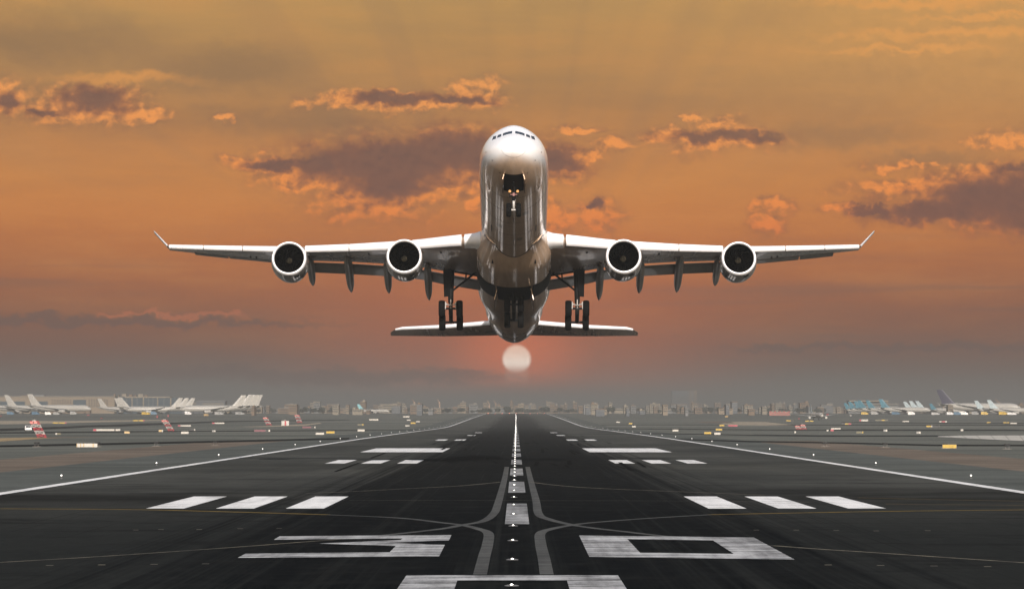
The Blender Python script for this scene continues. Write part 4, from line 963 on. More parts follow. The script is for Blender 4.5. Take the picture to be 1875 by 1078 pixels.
sign(1602, 1625, 770.4, 2.4, [('d', 2), ('y', 1), ('d', 1)], 'dim yellow board below the blue tails')
sign(1454, 1457, 793.0, 4.0, [('w', 1)], 'narrow white marker board below the head-on jet')
sign(1513, 1516.5, 789.6, 3.4, [('w', 1)], 'narrow white marker board beside a red box')
sign(1521, 1539, 786.2, 3.2, [('w', 1)], 'long white sign right of a red box')
sign(1520, 1526, 789.6, 4.0, [('r', 1)], 'red box-like sign at the end of a white one')
sign(1849, 1861, 776.0, 2.6, [('w', 1)], 'white panel at the far right edge of the field')
sign(1836, 1847, 774.6, 2.4, [('y', 2), ('k', .4), ('y', 1.4)], 'small yellow board at the far right edge of the field')
sign(1806, 1813, 774.2, 2.0, [('y', 1)], 'tiny yellow board below the purple-tailed airliner')
sign(1719, 1733, 773.0, 2.6, [('w', 1), ('r', 1.6), ('w', .8)], 'white and red board below the purple tail')
sign(1439, 1452, 771.3, 2.6, [('y', 3), ('k', 1.6)], 'yellow board with a black end left of the head-on jet')
sign(1474, 1489, 771.9, 2.4, [('y', 2), ('k', .3), ('y', 2)], 'yellow board under the wing of the head-on jet')

# pale concrete slabs at the right
for k in range(8):
    f0, f1 = k / 8, (k + 1) / 8
    xa, xb = 1716 + 210 * f0, 1716 + 210 * f1
    top = lambda x: 798.6 - 1.6 * min(1, (x - 1716) / 60); bot = lambda x: 799.6 + 9.0 * (x - 1716) / 180
    if k == 0: pad = empty('concrete_apron', at(1800, 802)); pad['kind'] = 'structure'
    q = [at(xa + 8.5 * 0 + 0.4, bot(xa)), at(xb - 0.4, bot(xb)), at(xb - 8 - 0.4 if k < 7 else xb, top(xb)), at(max(xa - 8, 1716) + 0.4, top(xa))]
    o = sheet('slab', q, M['concrete'], 0.06 + 0.004 * (k % 2)); o.parent = pad; o.matrix_parent_inverse = Matrix.Translation(-pad.location)

# ------------------------------------------------------------------ red and white lattice masts
M['red_paint'] = mat('red_mast_paint', (0.36, 0.035, 0.045), 0.5); M['mast_white'] = mat('white_mast_paint', (0.435, 0.420, 0.390), 0.5)
def mast(px, pyb, hpx, wpx, lean, label, secs=5):
    c = at(px, pyb); sc = c.y / F; H, w = hpx * sc, wpx * sc * 0.5
    e = empty('lattice_mast', c); tag(e, label, 'mast', 'red and white lattice masts'); r = 0.030 * w * 2
    L = lambda z: -lean * sc * z / H
    for k in range(secs):
        z0, z1 = H * k / secs, H * (k + 1) / secs; mb = MB()
        for sx in (-1, 1):
            for sy in (-1, 1): mb.tube((sx * w + L(z0), sy * w, z0), (sx * w + L(z1), sy * w, z1), r, None, 6)
        for sy in (-1, 1):
            mb.tube((-w + L(z0), sy * w, z0), (w + L(z1), sy * w, z1), r * .7, None, 5); mb.tube((w + L(z0), sy * w, z0), (-w + L(z1), sy * w, z1), r * .7, None, 5)
            mb.tube((-w + L(z1), sy * w, z1 - r), (w + L(z1), sy * w, z1 - r), r, None, 5)
        for sx in (-1, 1): mb.tube((sx * w + L(z1), -w, z1 - r), (sx * w + L(z1), w, z1 - r), r, None, 5); mb.tube((sx * w + L(z0), -w, z0), (sx * w + L(z1), w, z1), r * .7, None, 5)
        mb.build('mast_section', M['red_paint'] if (secs - 1 - k) % 2 == 0 else M['mast_white'], e)
    mb = MB(); z0, z1 = H * (1 - 1 / secs), H
    for sx in (-1, 1): mb.box(sx * w * 0.52 - w * 0.42 + L(z1), sx * w * 0.52 + w * 0.42 + L(z1), -w - 0.08, -w - 0.03, z0 + 0.05 * H, z1 - 0.03 * H)
    mb.build('reflector_panel', mat('pale_red_panel', (0.45, 0.16, 0.14), 0.5), e)
    mb = MB(); mb.box(-w * 0.5 + L(H), w * 0.5 + L(H), -0.15, 0.15, H, H * 1.04); mb.tube((L(H), 0, H), (L(H), 0, H * 1.09), w * 0.14, w * 0.5, 8); mb.build('mast_head', M['mast_white'], e)
mast(78, 800.6, 30, 14, 15, 'red and white lattice mast nearest the left edge, beside the white car')
mast(314.5, 788.6, 20, 9.5, 13, 'red and white lattice mast in front of the parked tails')
mast(493, 778.0, 14, 8, 7, 'small red and white lattice mast left of the striped hut')
mast(549, 773.6, 14, 8, 5, 'small red and white lattice mast right of the striped hut')
mast(1472, 786.0, 9, 8, 3, 'low lattice frame in the sand right of the runway', 3)
mast(1462, 786.0, 7, 8, 3, 'low lattice frame just left of another in the sand', 3)

# striped hut
c = at(522.5, 778.6); sc = c.y / F; hut = empty('equipment_hut', c); tag(hut, 'white equipment hut with a red vertical stripe left of the runway', 'hut')
w, hh = 13.5 * sc, 8.5 * sc
mb = MB(); mb.box(-w / 2, w / 2, 0, w * 0.7, 0, hh); mb.build('wall', M['mast_white'], hut)
mb = MB(); mb.box(-w * 0.08, w * 0.14, -0.06, -0.01, 0, hh * 0.97); mb.build('red_stripe', M['red_paint'], hut)
mb = MB(); mb.box(-w * 0.54, w * 0.54, -0.1, w * 0.74, hh, hh * 1.06); mb.box(-w * 0.2, w * 0.1, w * 0.2, w * 0.4, hh * 1.06, hh * 1.25); mb.build('roof', M['leg_grey'], hut)

# ------------------------------------------------------------------ vehicles
M['car_white'] = mat('white_car_paint', (0.75, 0.74, 0.72), 0.25, coat=0.5, vary=0.05); M['car_glass'] = mat('dark_car_glass', (0.02, 0.022, 0.025), 0.08, vary=0.0)
M['van_grey'] = mat('grey_truck_paint', (0.30, 0.30, 0.29), 0.4); M['van_yellow'] = mat('yellow_truck_paint', (0.55, 0.36, 0.05), 0.4); M['van_blue'] = mat('blue_truck_paint', (0.08, 0.16, 0.24), 0.4)
def car(c, rz, L, W, H, m, name, label, cat, group, box=False):
    e = empty(name, c, rz); tag(e, label, cat, group)
    if box: prof = [(-.5, .16), (-.5, .62), (-.46, .68), (-.30, .72), (-.26, .98), (.5, 1.0), (.5, .16)]
    else: prof = [(-.5, .20), (-.5, .48), (-.46, .54), (-.20, .62), (-.08, .95), (.0, 1.0), (.32, .99), (.46, .66), (.5, .6), (.5, .20)]
    mb = MB(); mb.rings([[(sx * W / 2 * (0.90 if z > 0.7 else 1.0), y * L, z * H) for y, z in prof] for sx in (-1, -0.8, 0.8, 1)]); mb.build('body', m, e, smooth=30)
    mb = MB(); mb.box(-W * 0.40, W * 0.40, -L * 0.205 if not box else -L * 0.315, -L * 0.12 if not box else -L * 0.275, H * 0.66, H * 0.93); mb.build('windscreen', M['car_glass'], e)
    for sx in (-1, 1):
        mb = MB(); mb.box(sx * W * 0.47 - 0.02, sx * W * 0.47 + 0.02, -L * 0.08, L * (0.3 if not box else 0.0), H * 0.66, H * 0.9); mb.build('side_window', M['car_glass'], e)
        mb = MB(); mb.box(sx * W * 0.34 - W * .09, sx * W * 0.34 + W * .09, -L * .505, -L * .49, H * .38, H * .47); mb.build('headlight', M['mast_white'], e)
        for y in (-.31, .30):
            mb = MB(); mb.lathe([(-.1, .2 * H), (-.1, .21 * H), (.1, .21 * H), (.1, .2 * H)], (sx * W * .44, y * L, .21 * H), 12, axis='X', cap0=True, cap1=True); mb.build('wheel', M['tyre'], e)
c = at(52, 788.6); car(c, R(12), 4.6, 2.05, 1.75, M['car_white'], 'airfield_car', 'white car driving toward the camera beside the near red mast', 'car', 'airfield vehicles')

# ------------------------------------------------------------------ parked airliners
def airliner_meshes():
    D = {}
    mb = MB(); st = [(0, -.10, .01), (.012, -.08, .20), (.035, -.03, .30), (.07, .03, .40), (.11, .05, .46), (.16, .05, .48), (.62, .05, .48), (.72, .08, .45), (.82, .17, .34), (.92, .26, .21), (1.0, .34, .06)]
    mb.rings([[(r * math.sin(2 * math.pi * i / 20), y * 10, z + r * math.cos(2 * math.pi * i / 20)) for i in range(20)] for y, z, r in st]); D['body'] = mb
    for s in (-1, 1):
        mb = MB(); mb.rings([[(s * x, y0 + (y1 - y0) * u, z + v * th) for u, v in AF] for x, y0, y1, z, th in ((.3, 3.3, 5.5, -.2, .22), (1.9, 4.6, 5.9, -.05, .13), (4.6, 6.6, 7.15, .28, .05), (4.8, 7.0, 7.3, .55, .02))]); D['wing', s] = mb
        mb = MB(); mb.lathe([(0, .20), (.03, .235), (.4, .25), (.8, .20), (1.05, .12)], (s * 1.6, 3.55, -.42), 14, cap0=True, cap1=True); mb.tube((s * 1.6, 4.2, -.25), (s * 1.6, 4.9, -.02), .06, .06, 6); D['engine', s] = mb
        mb = MB(); mb.rings([[(s * x, y0 + (y1 - y0) * u, z + v * th) for u, v in AF] for x, y0, y1, z, th in ((.12, 8.7, 9.7, .34, .10), (1.6, 9.55, 10.05, .48, .04))]); D['tailplane', s] = mb
        mb = MB(); mb.tube((s * .5, 5.1, -.3), (s * .5, 5.1, -.72), .05, None, 6)
        for yy in (4.98, 5.22): mb.lathe([(-.07, .12), (.07, .12)], (s * .5, yy, -.70), 10, axis='X', cap0=True, cap1=True)
        D['gear', s] = mb
    mb = MB(); mb.tube((0, 1.0, -.3), (0, 1.0, -.72), .04, None, 6); mb.lathe([(-.05, .09), (.05, .09)], (0, 1.0, -.73), 10, axis='X', cap0=True, cap1=True); D['gear', 0] = mb
    mb = MB(); mb.rings([[(v * th, y0 + (y1 - y0) * u, z) for u, v in AF] for z, y0, y1, th in ((.35, 7.75, 9.55, .13), (.75, 8.25, 9.65, .10), (2.15, 9.5, 10.25, .05))]); D['fin'] = mb
    mb = MB()
    mb.box(-.22, .22, .26, .36, .16, .27); D['windscreen'] = mb
    return D
AD = airliner_meshes()
M['jet_white'] = mat('parked_jet_paint', (0.391, 0.378, 0.344), 0.35, vary=0.06, scale=0.2)
TAILS = {'white': M['jet_white'], 'blue': mat('sky_blue_tail', (0.044, 0.160, 0.216), 0.4, vary=0.3, scale=0.5), 'pale': mat('pale_blue_tail', (0.42, 0.50, 0.52), 0.4, vary=0.1), 'purple': mat('purple_tail', (0.030, 0.028, 0.055), 0.4, vary=0.15),
         'mix': mat('teal_tail', (0.20, 0.42, 0.46), 0.4, vary=0.4, scale=0.5)}
AM = {}
for k, mbb in AD.items():
    nm = k if isinstance(k, str) else k[0]
    mt = {'body': M['jet_white'], 'windscreen': M['car_glass'], 'gear': M['gear_dark'], 'wing': M['van_grey'], 'engine': M['jet_white'], 'tailplane': M['jet_white']}.get(nm, M['jet_white'])
    AM[k] = mbb.mesh(nm, mt, 40)
FINS = {}
for t, mt in TAILS.items():
    f_ = AM['fin'].copy(); f_.materials.clear(); f_.materials.append(mt); FINS[t] = f_
def jet(px, d, L, heading, tail, label, group='parked airliners', wing=None):
    """px = column of the middle; d = distance; heading 0 = nose toward the camera, 90 = nose to the right"""
    e = empty('parked_airliner', ((px - VX) * d / F, d, gz(d)), R(heading)); tag(e, label, 'airplane', group)
    k = L / 10.0
    for key, me in AM.items():
        nm = key if isinstance(key, str) else key[0]
        if nm == 'fin': me = FINS[tail]
        inst(nm if nm != 'gear' else 'landing_gear', me, e, (0, -5 * k, .84 * k), 0, (k, k, k))
    return e
jet(30, 3080, 62, 72, 'white', 'white parked airliner farthest left, only its swept tail showing clear')
jet(62, 3040, 62, 70, 'white', 'white parked airliner second from the left edge, tail overlapping its neighbours')
jet(110, 2990, 64, 76, 'white', 'white parked airliner with its long body in front of the windowed terminal')
jet(222, 3060, 50, 68, 'white', 'white parked airliner whose single tail stands left of the glass hangars')
jet(256, 3090, 52, 74, 'white', 'white parked airliner before the glass hangars, rear one of a facing pair')
jet(266, 3030, 54, 76, 'white', 'white parked airliner before the glass hangars, front one of a facing pair')
jet(283, 3000, 52, -86, 'white', 'white parked airliner nose left, first of three tails by the glass hangars')
jet(295, 3040, 52, -82, 'white', 'white parked airliner nose left, middle of three tails by the glass hangars')
jet(307, 3080, 52, -82, 'white', 'white parked airliner nose left, last of three tails by the glass hangars')
jet(390, 2940, 60, -80, 'white', 'large white parked jumbo nose left, front one of four in line')
jet(402, 2985, 62, -80, 'white', 'large white parked jumbo, second of four in line')
jet(412, 3030, 62, -80, 'white', 'large white parked jumbo, third of four in line')
jet(421, 3075, 62, -80, 'white', 'large white parked jumbo, rearmost of four in line')
jet(684, 3060, 32, 78, 'mix', 'small parked airliner with a teal tail left of the runway')
jet(1578, 3110, 36, 70, 'blue', 'parked airliner with a light blue tail, farthest left of the right apron')
jet(1590, 3080, 40, 70, 'blue', 'parked airliner with a light blue tail, second of the right apron row')
jet(1603, 3050, 42, 70, 'blue', 'parked airliner with a light blue tail, third of the right apron row')
jet(1612, 3020, 44, 70, 'blue', 'parked airliner with a light blue tail, fourth of the right apron row')
jet(1628, 2990, 44, 72, 'blue', 'parked airliner with a light blue tail behind the front white-bodied one')
jet(1657, 2930, 48, 78, 'blue', 'parked airliner with a light blue tail, its white body nearest the camera')
jet(1692, 3060, 40, 72, 'pale', 'parked airliner with a pale tail, first of three right of the blue tails')
jet(1705, 3030, 42, 72, 'pale', 'parked airliner with a pale tail, middle of three right of the blue tails')
jet(1717, 3000, 42, 72, 'pale', 'parked airliner with a pale tail, last of three left of the purple tail')
jet(1734, 2990, 34, 70, 'blue', 'small parked airliner with a blue tail half hidden by the purple one')
jet(1793, 2880, 76, 74, 'purple', 'large white parked airliner with a big dark purple tail')
jet(1828, 2800, 42, 72, 'pale', 'parked airliner with a pale blue-edged tail in front of the purple-tailed one')
jet(1854, 2780, 44, 74, 'pale', 'parked airliner with a pale blue-edged tail farthest right')
c = at(1494, 768.4); jet(1494, c.y, 33, 8, 'pale', 'small white jet taxiing nose toward the camera right of the chequered building')

# service vehicles on the aprons
rv = random.Random(5)
VL = []
for x, d in ((66, 2700), (88, 2690), (104, 2720), (20, 2740), (135, 2760), (268, 2740), (282, 2750), (345, 2760), (402, 2700), (440, 2750), (1583, 2760), (1601, 2740), (1640, 2770), (1712, 2700), (1738, 2690), (1752, 2680), (1764, 2700), (1785, 2690), (1802, 2720), (1836, 2690), (1852, 2700), (1668, 2700)): VL.append((x, d))
ORD = ['first', 'second', 'third', 'fourth', 'fifth', 'sixth', 'seventh', 'eighth', 'ninth', 'tenth', 'eleventh', 'twelfth']
VL.sort(); nl = nr = 0
for x, d in VL:
    m_, cn = rv.choice([(M['car_white'], 'white'), (M['van_grey'], 'grey'), (M['car_white'], 'white'), (M['van_yellow'], 'yellow'), (M['van_blue'], 'blue')])
    if x < VX: nl += 1; t_ = '%s box truck on the left apron, %s from the left edge' % (cn, ORD[nl - 1])
    else: nr += 1; t_ = '%s box truck on the right apron, %s from the blue tails' % (cn, ORD[nr - 1])
    car(((x - VX) * d / F, d, gz(d)), R(90 + rv.uniform(-20, 20)), rv.uniform(5, 8), 2.4, rv.uniform(2.4, 3.2), m_, 'service_truck', t_, 'truck', 'trucks on the aprons', True)

# red and white barriers
def barrier(px0, py0, px1, py1, n, hpx, label, mk=('red_paint', 'mast_white')):
    e = None
    for k in range(n):
        a, b = at(px0 + (px1 - px0) * k / n, py0 + (py1 - py0) * k / n), at(px0 + (px1 - px0) * (k + 1) / n, py0 + (py1 - py0) * (k + 1) / n)
        if e is None: e = empty('barrier', a); tag(e, label, 'barrier', 'barriers on the aprons'); O = a
        hh = hpx * a.y / F; d = (b - a); nn = Vector((-d.y, d.x, 0)).normalized() * hh * 0.25; a -= O; b = a + d * 0.96; z = Vector((0, 0, hh))
        mb = MB(); mb.add([a - nn, b - nn, b + nn, a + nn, a - nn * .5 + z, b - nn * .5 + z, b + nn * .5 + z, a + nn * .5 + z], [(0, 3, 2, 1), (4, 5, 6, 7), (0, 1, 5, 4), (1, 2, 6, 5), (2, 3, 7, 6), (3, 0, 4, 7)])
        mb.build('barrier_block', M[mk[k % 2]], e)
barrier(185, 766.2, 288, 762.6, 30, 1.7, 'long thin row of red and white barrier blocks below the glass hangars')
barrier(288, 764.4, 301, 763.2, 8, 4.4, 'tall red and white striped barrier at the end of the long row')
barrier(308, 762.8, 315, 762.4, 6, 4.0, 'short red and white striped barrier right of the tall one')
barrier(0, 761.8, 160, 760.2, 44, 1.6, 'red and white barrier row along the left terminal apron')
barrier(160, 760.2, 372, 759.8, 50, 1.5, 'red and white barrier row below the three left-facing tails')
barrier(374, 761.0, 468, 760.6, 12, 3.6, 'long low yellow barrier under the line of jumbos', ('van_yellow', 'ochre_wall'))  if False else None
M['ochre_wall'] = mat('ochre_wall_paint', (0.48, 0.33, 0.15), 0.7)
barrier(374, 761.0, 468, 760.6, 12, 3.6, 'long low yellow barrier under the line of jumbos', ('ochre_wall', 'ochre_wall'))
barrier(1328, 763.6, 1362, 763.2, 8, 3.2, 'low ochre barrier right of the far runway end', ('ochre_wall', 'ochre_wall'))
barrier(1556, 761.4, 1580, 761.2, 10, 2.6, 'pale striped barrier left of the blue tails', ('mast_white', 'leg_grey'))
barrier(1513, 760.6, 1553, 760.2, 12, 3.4, 'red and white barrier right of the head-on jet')
barrier(1462, 767.0, 1476, 766.6, 8, 2.0, 'small red and white barrier left of the head-on jet')

# ------------------------------------------------------------------ terminal buildings
M['beige'] = mat('beige_stone_cladding', (0.207, 0.166, 0.120), 0.8, vary=0.15, scale=0.05); M['beige2'] = mat('pale_render', (0.205, 0.179, 0.138), 0.8, vary=0.15, scale=0.05); M['brownw'] = mat('tan_render', (0.148, 0.105, 0.071), 0.8, vary=0.15, scale=0.05)
M['greyw'] = mat('grey_render', (0.150, 0.154, 0.154), 0.8, vary=0.2, scale=0.05); M['blueglass'] = mat('blue_grey_glazing', (0.045, 0.07, 0.09), 0.15, vary=0.25, scale=0.03); M['win'] = mat('dark_window_glass', (0.035, 0.045, 0.05), 0.2, vary=0.0)
M['roofw'] = mat('flat_roof', (0.168, 0.158, 0.140), 0.9); M['darkw'] = mat('dark_slate_wall', (0.075, 0.085, 0.095), 0.7, vary=0.2, scale=0.05)
BOX = {}
def unit(m):
    if m.name not in BOX: mb = MB(); mb.box(0, 1, 0, 1, 0, 1); BOX[m.name] = mb.mesh('block', m)
    return BOX[m.name]
class Bld:
    """a building that faces the camera; coordinates in photograph pixels at its own distance"""
    def __init__(s, px0, px1, d, label, cat='building', group=None, depth=25.0, name='building'):
        s.sc = d / F; s.px0 = px0; s.e = empty(name, ((px0 - VX) * s.sc, d, gz(d))); tag(s.e, label, cat, group); s.d = d; s.depth = depth; s.base = HY - (gz(d) - CAM_H) * F / d
    def box(s, name, x0, x1, ytop, ybot, m, front=0.0, depth=None, parent=None):
        dp = s.depth if depth is None else depth
        z0 = max(0.0, (s.base - ybot) * s.sc); z1 = (s.base - ytop) * s.sc
        return inst(name, unit(m), parent or s.e, ((x0 - s.px0) * s.sc, -front, z0), 0, ((x1 - x0) * s.sc, dp, z1 - z0))
# left terminal with its grids of small windows and tall glazed bays
t = Bld(-40, 213, 3320, 'long beige stone terminal with grids of small square windows at the far left', group='terminals')
t.box('wall', -40, 210, 727.0, 760, M['beige'])
t.box('roof', -41, 211, 725.2, 727.0, M['beige2'], 0.6, 27)
for a, b in ((22, 46), (56, 88), (0, 18)): t.box('glazed_bay', a, b, 734.5, 747, M['blueglass'], 0.35, 0.3)
t.box('glazed_bay', 134, 158, 731.5, 746.5, M['blueglass'], 0.35, 0.3); t.box('glazed_bay', -36, -8, 734.5, 747, M['blueglass'], 0.35, 0.3)
for gx0, gx1 in ((95, 133), (162.5, 200)):
    for i in range(8):
        for j in range(5):
            x = gx0 + (gx1 - gx0) * i / 8; y = 731.0 + 3.0 * j; t.box('window', x, x + 2.5, y, y + 1.5, M['win'], 0.2, 0.25)
t.box('parapet', 60, 80, 722.8, 725.2, M['greyw'], -4, 10); t.box('parapet', 38, 60, 723.6, 725.2, M['brownw'], -4, 10); t.box('lower_wing', -40, 44, 749.5, 757, M['beige2'], 14, 13); t.box('lower_wing', 100, 168, 750, 757, M['brownw'], 14, 13)
t = Bld(213, 332, 3340, 'row of dark glass hangars with slanting pale ribs left of the jumbos', group='terminals')
t.box('glass_wall', 213, 332, 728, 760, M['blueglass']); t.box('roof', 229, 312, 725.8, 728, M['beige2'], 0.5, 26)
for x in (222, 241, 262, 288, 312): t.box('rib', x, x + 2.0, 728, 748, M['beige'], 0.4, 0.39)
for x in (232, 251, 272, 280, 300): t.box('rib', x, x + 0.8, 728, 748, M['greyw'], 0.3, 0.29)
for x, w in ((207, 3), (215, 2), (222, 8), (235, 6), (245, 3), (252, 9), (263, 6)): t.box('roof_unit', x, x + w, 720.8 + (x % 3), 726, M['brownw'] if x % 2 else M['beige2'], -6, 5)
t = Bld(326, 362, 3350, 'grey office block with pale horizontal floors behind the jumbo noses', group='terminals')
t.box('wall', 326, 362, 735, 760, M['darkw'])
for y in (736.5, 739.2, 741.9, 744.4): t.box('floor_band', 328, 359, y, y + 1.1, M['beige2'], 0.3, 0.29)
t = Bld(362, 412, 3350, 'dark hall with upright pale fins behind the jumbos', group='terminals')
t.box('wall', 362, 412, 734.5, 760, M['darkw']); t.box('roof', 361, 413, 733.2, 734.5, M['greyw'], 0.4, 26)
for k in range(14): t.box('fin_rib', 371.5 + 2.8 * k, 372.8 + 2.8 * k, 737, 745, M['beige2'], 0.3, 0.29)
# right terminal
t = Bld(1553, 1648, 3300, 'long low terminal with a raised flat canopy roof behind the blue tails', group='terminals')
t.box('wall', 1553, 1644, 740.2, 760, M['greyw']); t.box('dark_glazing', 1554, 1622, 735.0, 738.6, M['darkw'], -1.0, 20); t.box('canopy_roof', 1554, 1626, 732.8, 735.0, M['beige2'], 2.5, 26); t.box('window_band', 1556, 1643, 740.8, 742.6, M['win'], 0.3, 0.29)
for x in (1566, 1618, 1623): t.box('pier', x, x + 2, 735.0, 739, M['beige2'], 1.0, 1)
t.box('roof_deck', 1553, 1645, 738.6, 740.2, M['roofw'], 0.4, 25); t.box('stair_tower', 1554, 1563, 740.2, 752, M['darkw'], 1.5, 1.5)
t = Bld(1736, 1800, 3320, 'low dark terminal hall behind the purple-tailed airliner', group='terminals')
t.box('wall', 1738, 1800, 745.4, 760, M['darkw']); t.box('roof', 1736, 1802, 743.6, 745.4, M['beige2'], 0.5, 26); t.box('roof_block', 1750, 1765, 738.2, 743.6, M['brownw'], -3, 10); t.box('roof_block', 1770, 1774, 740.0, 743.6, M['brownw'], -3, 8)
for k in range(7): t.box('mullion', 1744 + 8 * k, 1744.8 + 8 * k, 745.4, 751, M['greyw'], 0.3, 0.29)
t = Bld(1800, 1900, 3360, 'long dark flat-roofed hall at the far right edge', group='terminals')
t.box('wall', 1800, 1905, 744.5, 760, M['greyw']); t.box('roof', 1799, 1906, 743.2, 744.5, M['roofw'], 0.4, 26); t.box('window_band', 1803, 1900, 746.5, 748.5, M['win'], 0.3, 0.29)
# chequered building
t = Bld(1408, 1447, 2600, 'low building chequered in red and white right of the runway', group='terminals', depth=12)
t.box('wall', 1408, 1447, 752.6, 766, M['beige2'])
for i in range(9):
    for j in range(4):
        if (i + j) % 2 == 0: t.box('red_square', 1408.4 + 4.2 * i, 1412.4 + 4.2 * i, 753 + 2.2 * j, 755.1 + 2.2 * j, M['red_paint'], 0.15, 0.14)
# tall hazy tower far behind
t = Bld(1230, 1284, 8800, 'tall hazy dark tower with tan side ribs on the right of the runway', depth=60)
t.box('wall', 1230, 1262, 715.5, 757, M['darkw']); t.box('rib', 1262, 1266, 714.5, 757, M['brownw'], 1.5, 30); t.box('rib', 1270, 1276, 714.5, 757, M['brownw'], 1.5, 30); t.box('core', 1266, 1270, 716, 757, M['greyw'], -5, 30); t.box('annex', 1276, 1286, 738, 757, M['brownw'], 0.5, 30)

# ------------------------------------------------------------------ the low town along the horizon
rt = random.Random(21)
def town(n, x0, x1, tag_side):
    out = []
    for k in range(n):
        w = rt.choice([6, 7, 8, 10, 12, 14, 18, 26]) * rt.uniform(0.7, 1.15); x = x0 + (x1 - x0) * (k + rt.uniform(0, .8)) / n
        d = rt.uniform(2450, 4700) if abs(x + w / 2 - VX) > 110 else rt.uniform(3500, 4700); top = 757 - rt.choice([6, 8, 9, 11, 13, 15, 17, 20]) * rt.uniform(0.8, 1.1); out.append((x, w, d, top))
    return out
CNAMES = [('beige', 'beige'), ('beige2', 'cream'), ('brownw', 'tan'), ('greyw', 'grey'), ('darkw', 'slate grey'), ('beige2', 'cream'), ('brownw', 'tan')]
NEAR = [(-40, 'behind the left terminal'), (330, 'behind the parked jumbos'), (460, 'right of the parked jumbos'), (560, 'above the striped hut'), (640, 'above the left yellow sign'), (720, 'left of the runway end'), (830, 'just left of the runway end'),
        (945, 'just right of the runway end'), (1050, 'right of the runway end'), (1150, 'left of the hazy tower'), (1290, 'right of the hazy tower'), (1400, 'behind the chequered building'), (1480, 'behind the head-on jet'), (1650, 'behind the three pale tails'), (1730, 'behind the purple tail')]
blds = sorted(town(60, 440, 940, 0) + town(76, 930, 1560, 1) + town(8, 1640, 1880, 2), key=lambda b: b[0])
cnt = {}
for (x, w, d, top) in blds:
    mk, cn = rt.choice(CNAMES); mk2 = rt.choice(['beige2', 'roofw', 'brownw'])
    near = [n for v, n in NEAR if v <= x][-1]; shape = 'wide low' if w > 20 else 'tall narrow' if (757 - top) > w else 'small boxy'
    lb = '%s %s building %s' % (shape, cn, near); cnt[lb] = cnt.get(lb, 0) + 1
    if cnt[lb] > 1: lb = lb.replace(' building', ' building, %s such one' % ORD[cnt[lb] - 1])
    b = Bld(x, x + w, d, lb, 'building', 'low town along the horizon', rt.uniform(12, 25), 'town_building')
    b.box('wall', x, x + w, top, 762, M[mk]); b.box('parapet', x - .4, x + w + .4, top - 1.0, top, M[mk2], 0.5, b.depth + 1)
    if rt.random() < .6: rw = w * rt.uniform(.2, .5); rx = x + rt.uniform(0, w - rw); b.box('roof_house', rx, rx + rw, top - rt.uniform(2, 4.5), top - 1.0, M[mk2], -3, 6)
    rows = max(1, int((757 - top) / 4.5))
    for j in range(rows): b.box('window_band', x + w * .08, x + w * .92, top + 1.6 + 4.2 * j, top + 3.0 + 4.2 * j, M['win'] if mk != 'darkw' else M['greyw'], 0.2, 0.19)
# trees between the houses
M['leaf'] = mat('dusty_leaves', (0.045, 0.055, 0.045), 0.9, vary=0.4, scale=0.8); M['bark'] = mat('grey_bark', (0.10, 0.085, 0.07), 0.9)
CR = []
for v in range(3):
    r3 = random.Random(40 + v); mb = MB()
    for k in range(260):
        a, b = r3.uniform(0, 6.283), r3.uniform(-1, 1); lob = r3.choice([(0, 0, 0, 1), (.55, .1, -.15, .7), (-.5, -.1, -.1, .75), (.1, .4, .25, .6), (-.15, -.3, .3, .6)])
        rr = lob[3] * (r3.uniform(.3, 1) ** .4); s_ = math.sqrt(1 - b * b)
        c = Vector((lob[0] + rr * s_ * math.cos(a), lob[1] + rr * s_ * math.sin(a), lob[2] + rr * b * .7 + 1.6)); u = Vector((r3.gauss(0, 1), r3.gauss(0, 1), r3.gauss(0, .6))).normalized() * .2; w_ = u.orthogonal().normalized() * .16
        mb.add([c - u, c + w_, c + u, c - w_], [(0, 1, 2, 3)])
    CR.append(mb.mesh('crown', M['leaf']))
mb = MB(); mb.tube((0, 0, 0), (.05, 0, .9), .11, .08, 7); mb.tube((.05, 0, .85), (.4, .1, 1.5), .06, .03, 6); mb.tube((.05, 0, .85), (-.35, -.1, 1.6), .06, .03, 6); mb.tube((.05, 0, .85), (.05, .1, 1.8), .06, .03, 6); TR = mb.mesh('trunk', M['bark'])
cnt = {}
trees = []
for k in range(200):
    x = rt.choice([rt.uniform(440, 900), rt.uniform(990, 1560), rt.uniform(990, 1560), rt.uniform(440, 900), rt.uniform(880, 1010), rt.uniform(1640, 1740)])
    trees.append((x, rt.uniform(3250, 4300), rt.uniform(1.5, 3.6)))
for x, s_ in ((1400, 5.0), (1462, 5.2), (1475, 5.6), (1482, 4.6), (1653, 5.2), (1636, 4.0), (954, 5.0), (1120, 5.0), (1112, 4.4), (1250, 5.0), (1342, 5.6), (1350, 5.0), (560, 5.5), (575, 5.8), (590, 5.0), (610, 5.4)): trees.append((x, 3200, s_ * 0.62))
trees.sort()
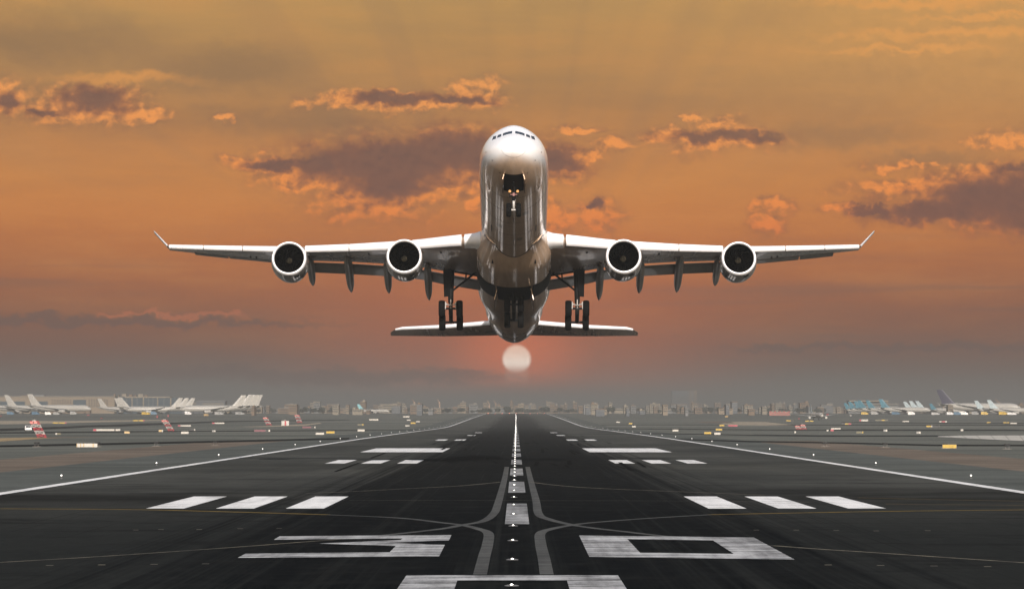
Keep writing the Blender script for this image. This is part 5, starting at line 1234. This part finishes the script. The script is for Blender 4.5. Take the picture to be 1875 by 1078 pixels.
for x, d, s_ in trees:
    e = empty('tree', ((x - VX) * d / F, d, gz(d) - 0.1 - 0.35 * s_), rt.uniform(0, 6.28)); e.scale = (s_ * rt.uniform(.9, 1.5), s_ * rt.uniform(.9, 1.5), s_ * rt.uniform(.8, 1.15))
    near = [n for v, n in NEAR if v <= x][-1]; 
    sz = 'large' if s_ > 3.0 else 'small' if s_ < 2.0 else 'medium'
    dp = 'in front of the houses' if d < 3500 else 'among the nearer houses' if d < 3900 else 'among the farther houses'
    tag(e, '%s dusty green tree %s %s' % (sz, dp, near), 'tree', 'town trees ' + near); inst('trunk', TR, e); inst('crown', rt.choice(CR), e)
# construction cranes and a few masts in the haze
M['crane'] = mat('faded_crane_paint', (0.40, 0.27, 0.18), 0.7)
def crane(px, ytop, d, jib, label):
    sc = d / F; base = HY - (gz(d) - CAM_H) * F / d; H = (base - ytop) * sc
    e = empty('tower_crane', ((px - VX) * sc, d, gz(d))); tag(e, label, 'crane', 'tower cranes in the haze')
    mb = MB(); mb.box(-.9, .9, -.9, .9, 0, H); mb.build('tower', M['crane'], e)
    mb = MB(); mb.tube((0, 0, H * .92), (jib * sc, 0, H * 1.25), .7, .5, 5); mb.build('jib', M['crane'], e); mb = MB(); mb.tube((0, 0, H * .92), (-jib * sc * .3, 0, H * .9), .8, .8, 5); mb.build('counter_jib', M['crane'], e)
crane(759, 736, 4700, -4, 'hazy tower crane farthest left, left of the runway end'); crane(805, 736, 4700, -4, 'hazy tower crane second left of the runway end'); crane(896, 738, 4800, -3.5, 'hazy tower crane just left of the sun column'); crane(908, 738, 4800, -3.5, 'hazy tower crane nearest the runway end on the left')
crane(1004, 738, 4800, -3.5, 'hazy tower crane just right of the runway end'); crane(1727, 730, 4400, -5, 'hazy tower crane behind the purple tail'); crane(1829, 736, 4400, -7, 'hazy tower crane behind the far right tails')

# ------------------------------------------------------------------ the air over the field
mb = MB(); mb.box(-7600, 7600, -2900, 9900, -2.0, 54.0)
hz = mb.build('haze', [])
hm = bpy.data.materials.new('haze_air'); hm.use_nodes = True; nt = hm.node_tree; nt.nodes.clear()
pv = nt.nodes.new('ShaderNodeVolumePrincipled'); pv.inputs['Color'].default_value = (0.240, 0.248, 0.245, 1); pv.inputs['Density'].default_value = 0.00028; pv.inputs['Anisotropy'].default_value = 0.0
mo = nt.nodes.new('ShaderNodeOutputMaterial'); nt.links.new(pv.outputs[0], mo.inputs['Volume'])
hz.data.materials.append(hm); tag(hz, 'grey dusty haze lying over the whole airfield', None, None, 'stuff')
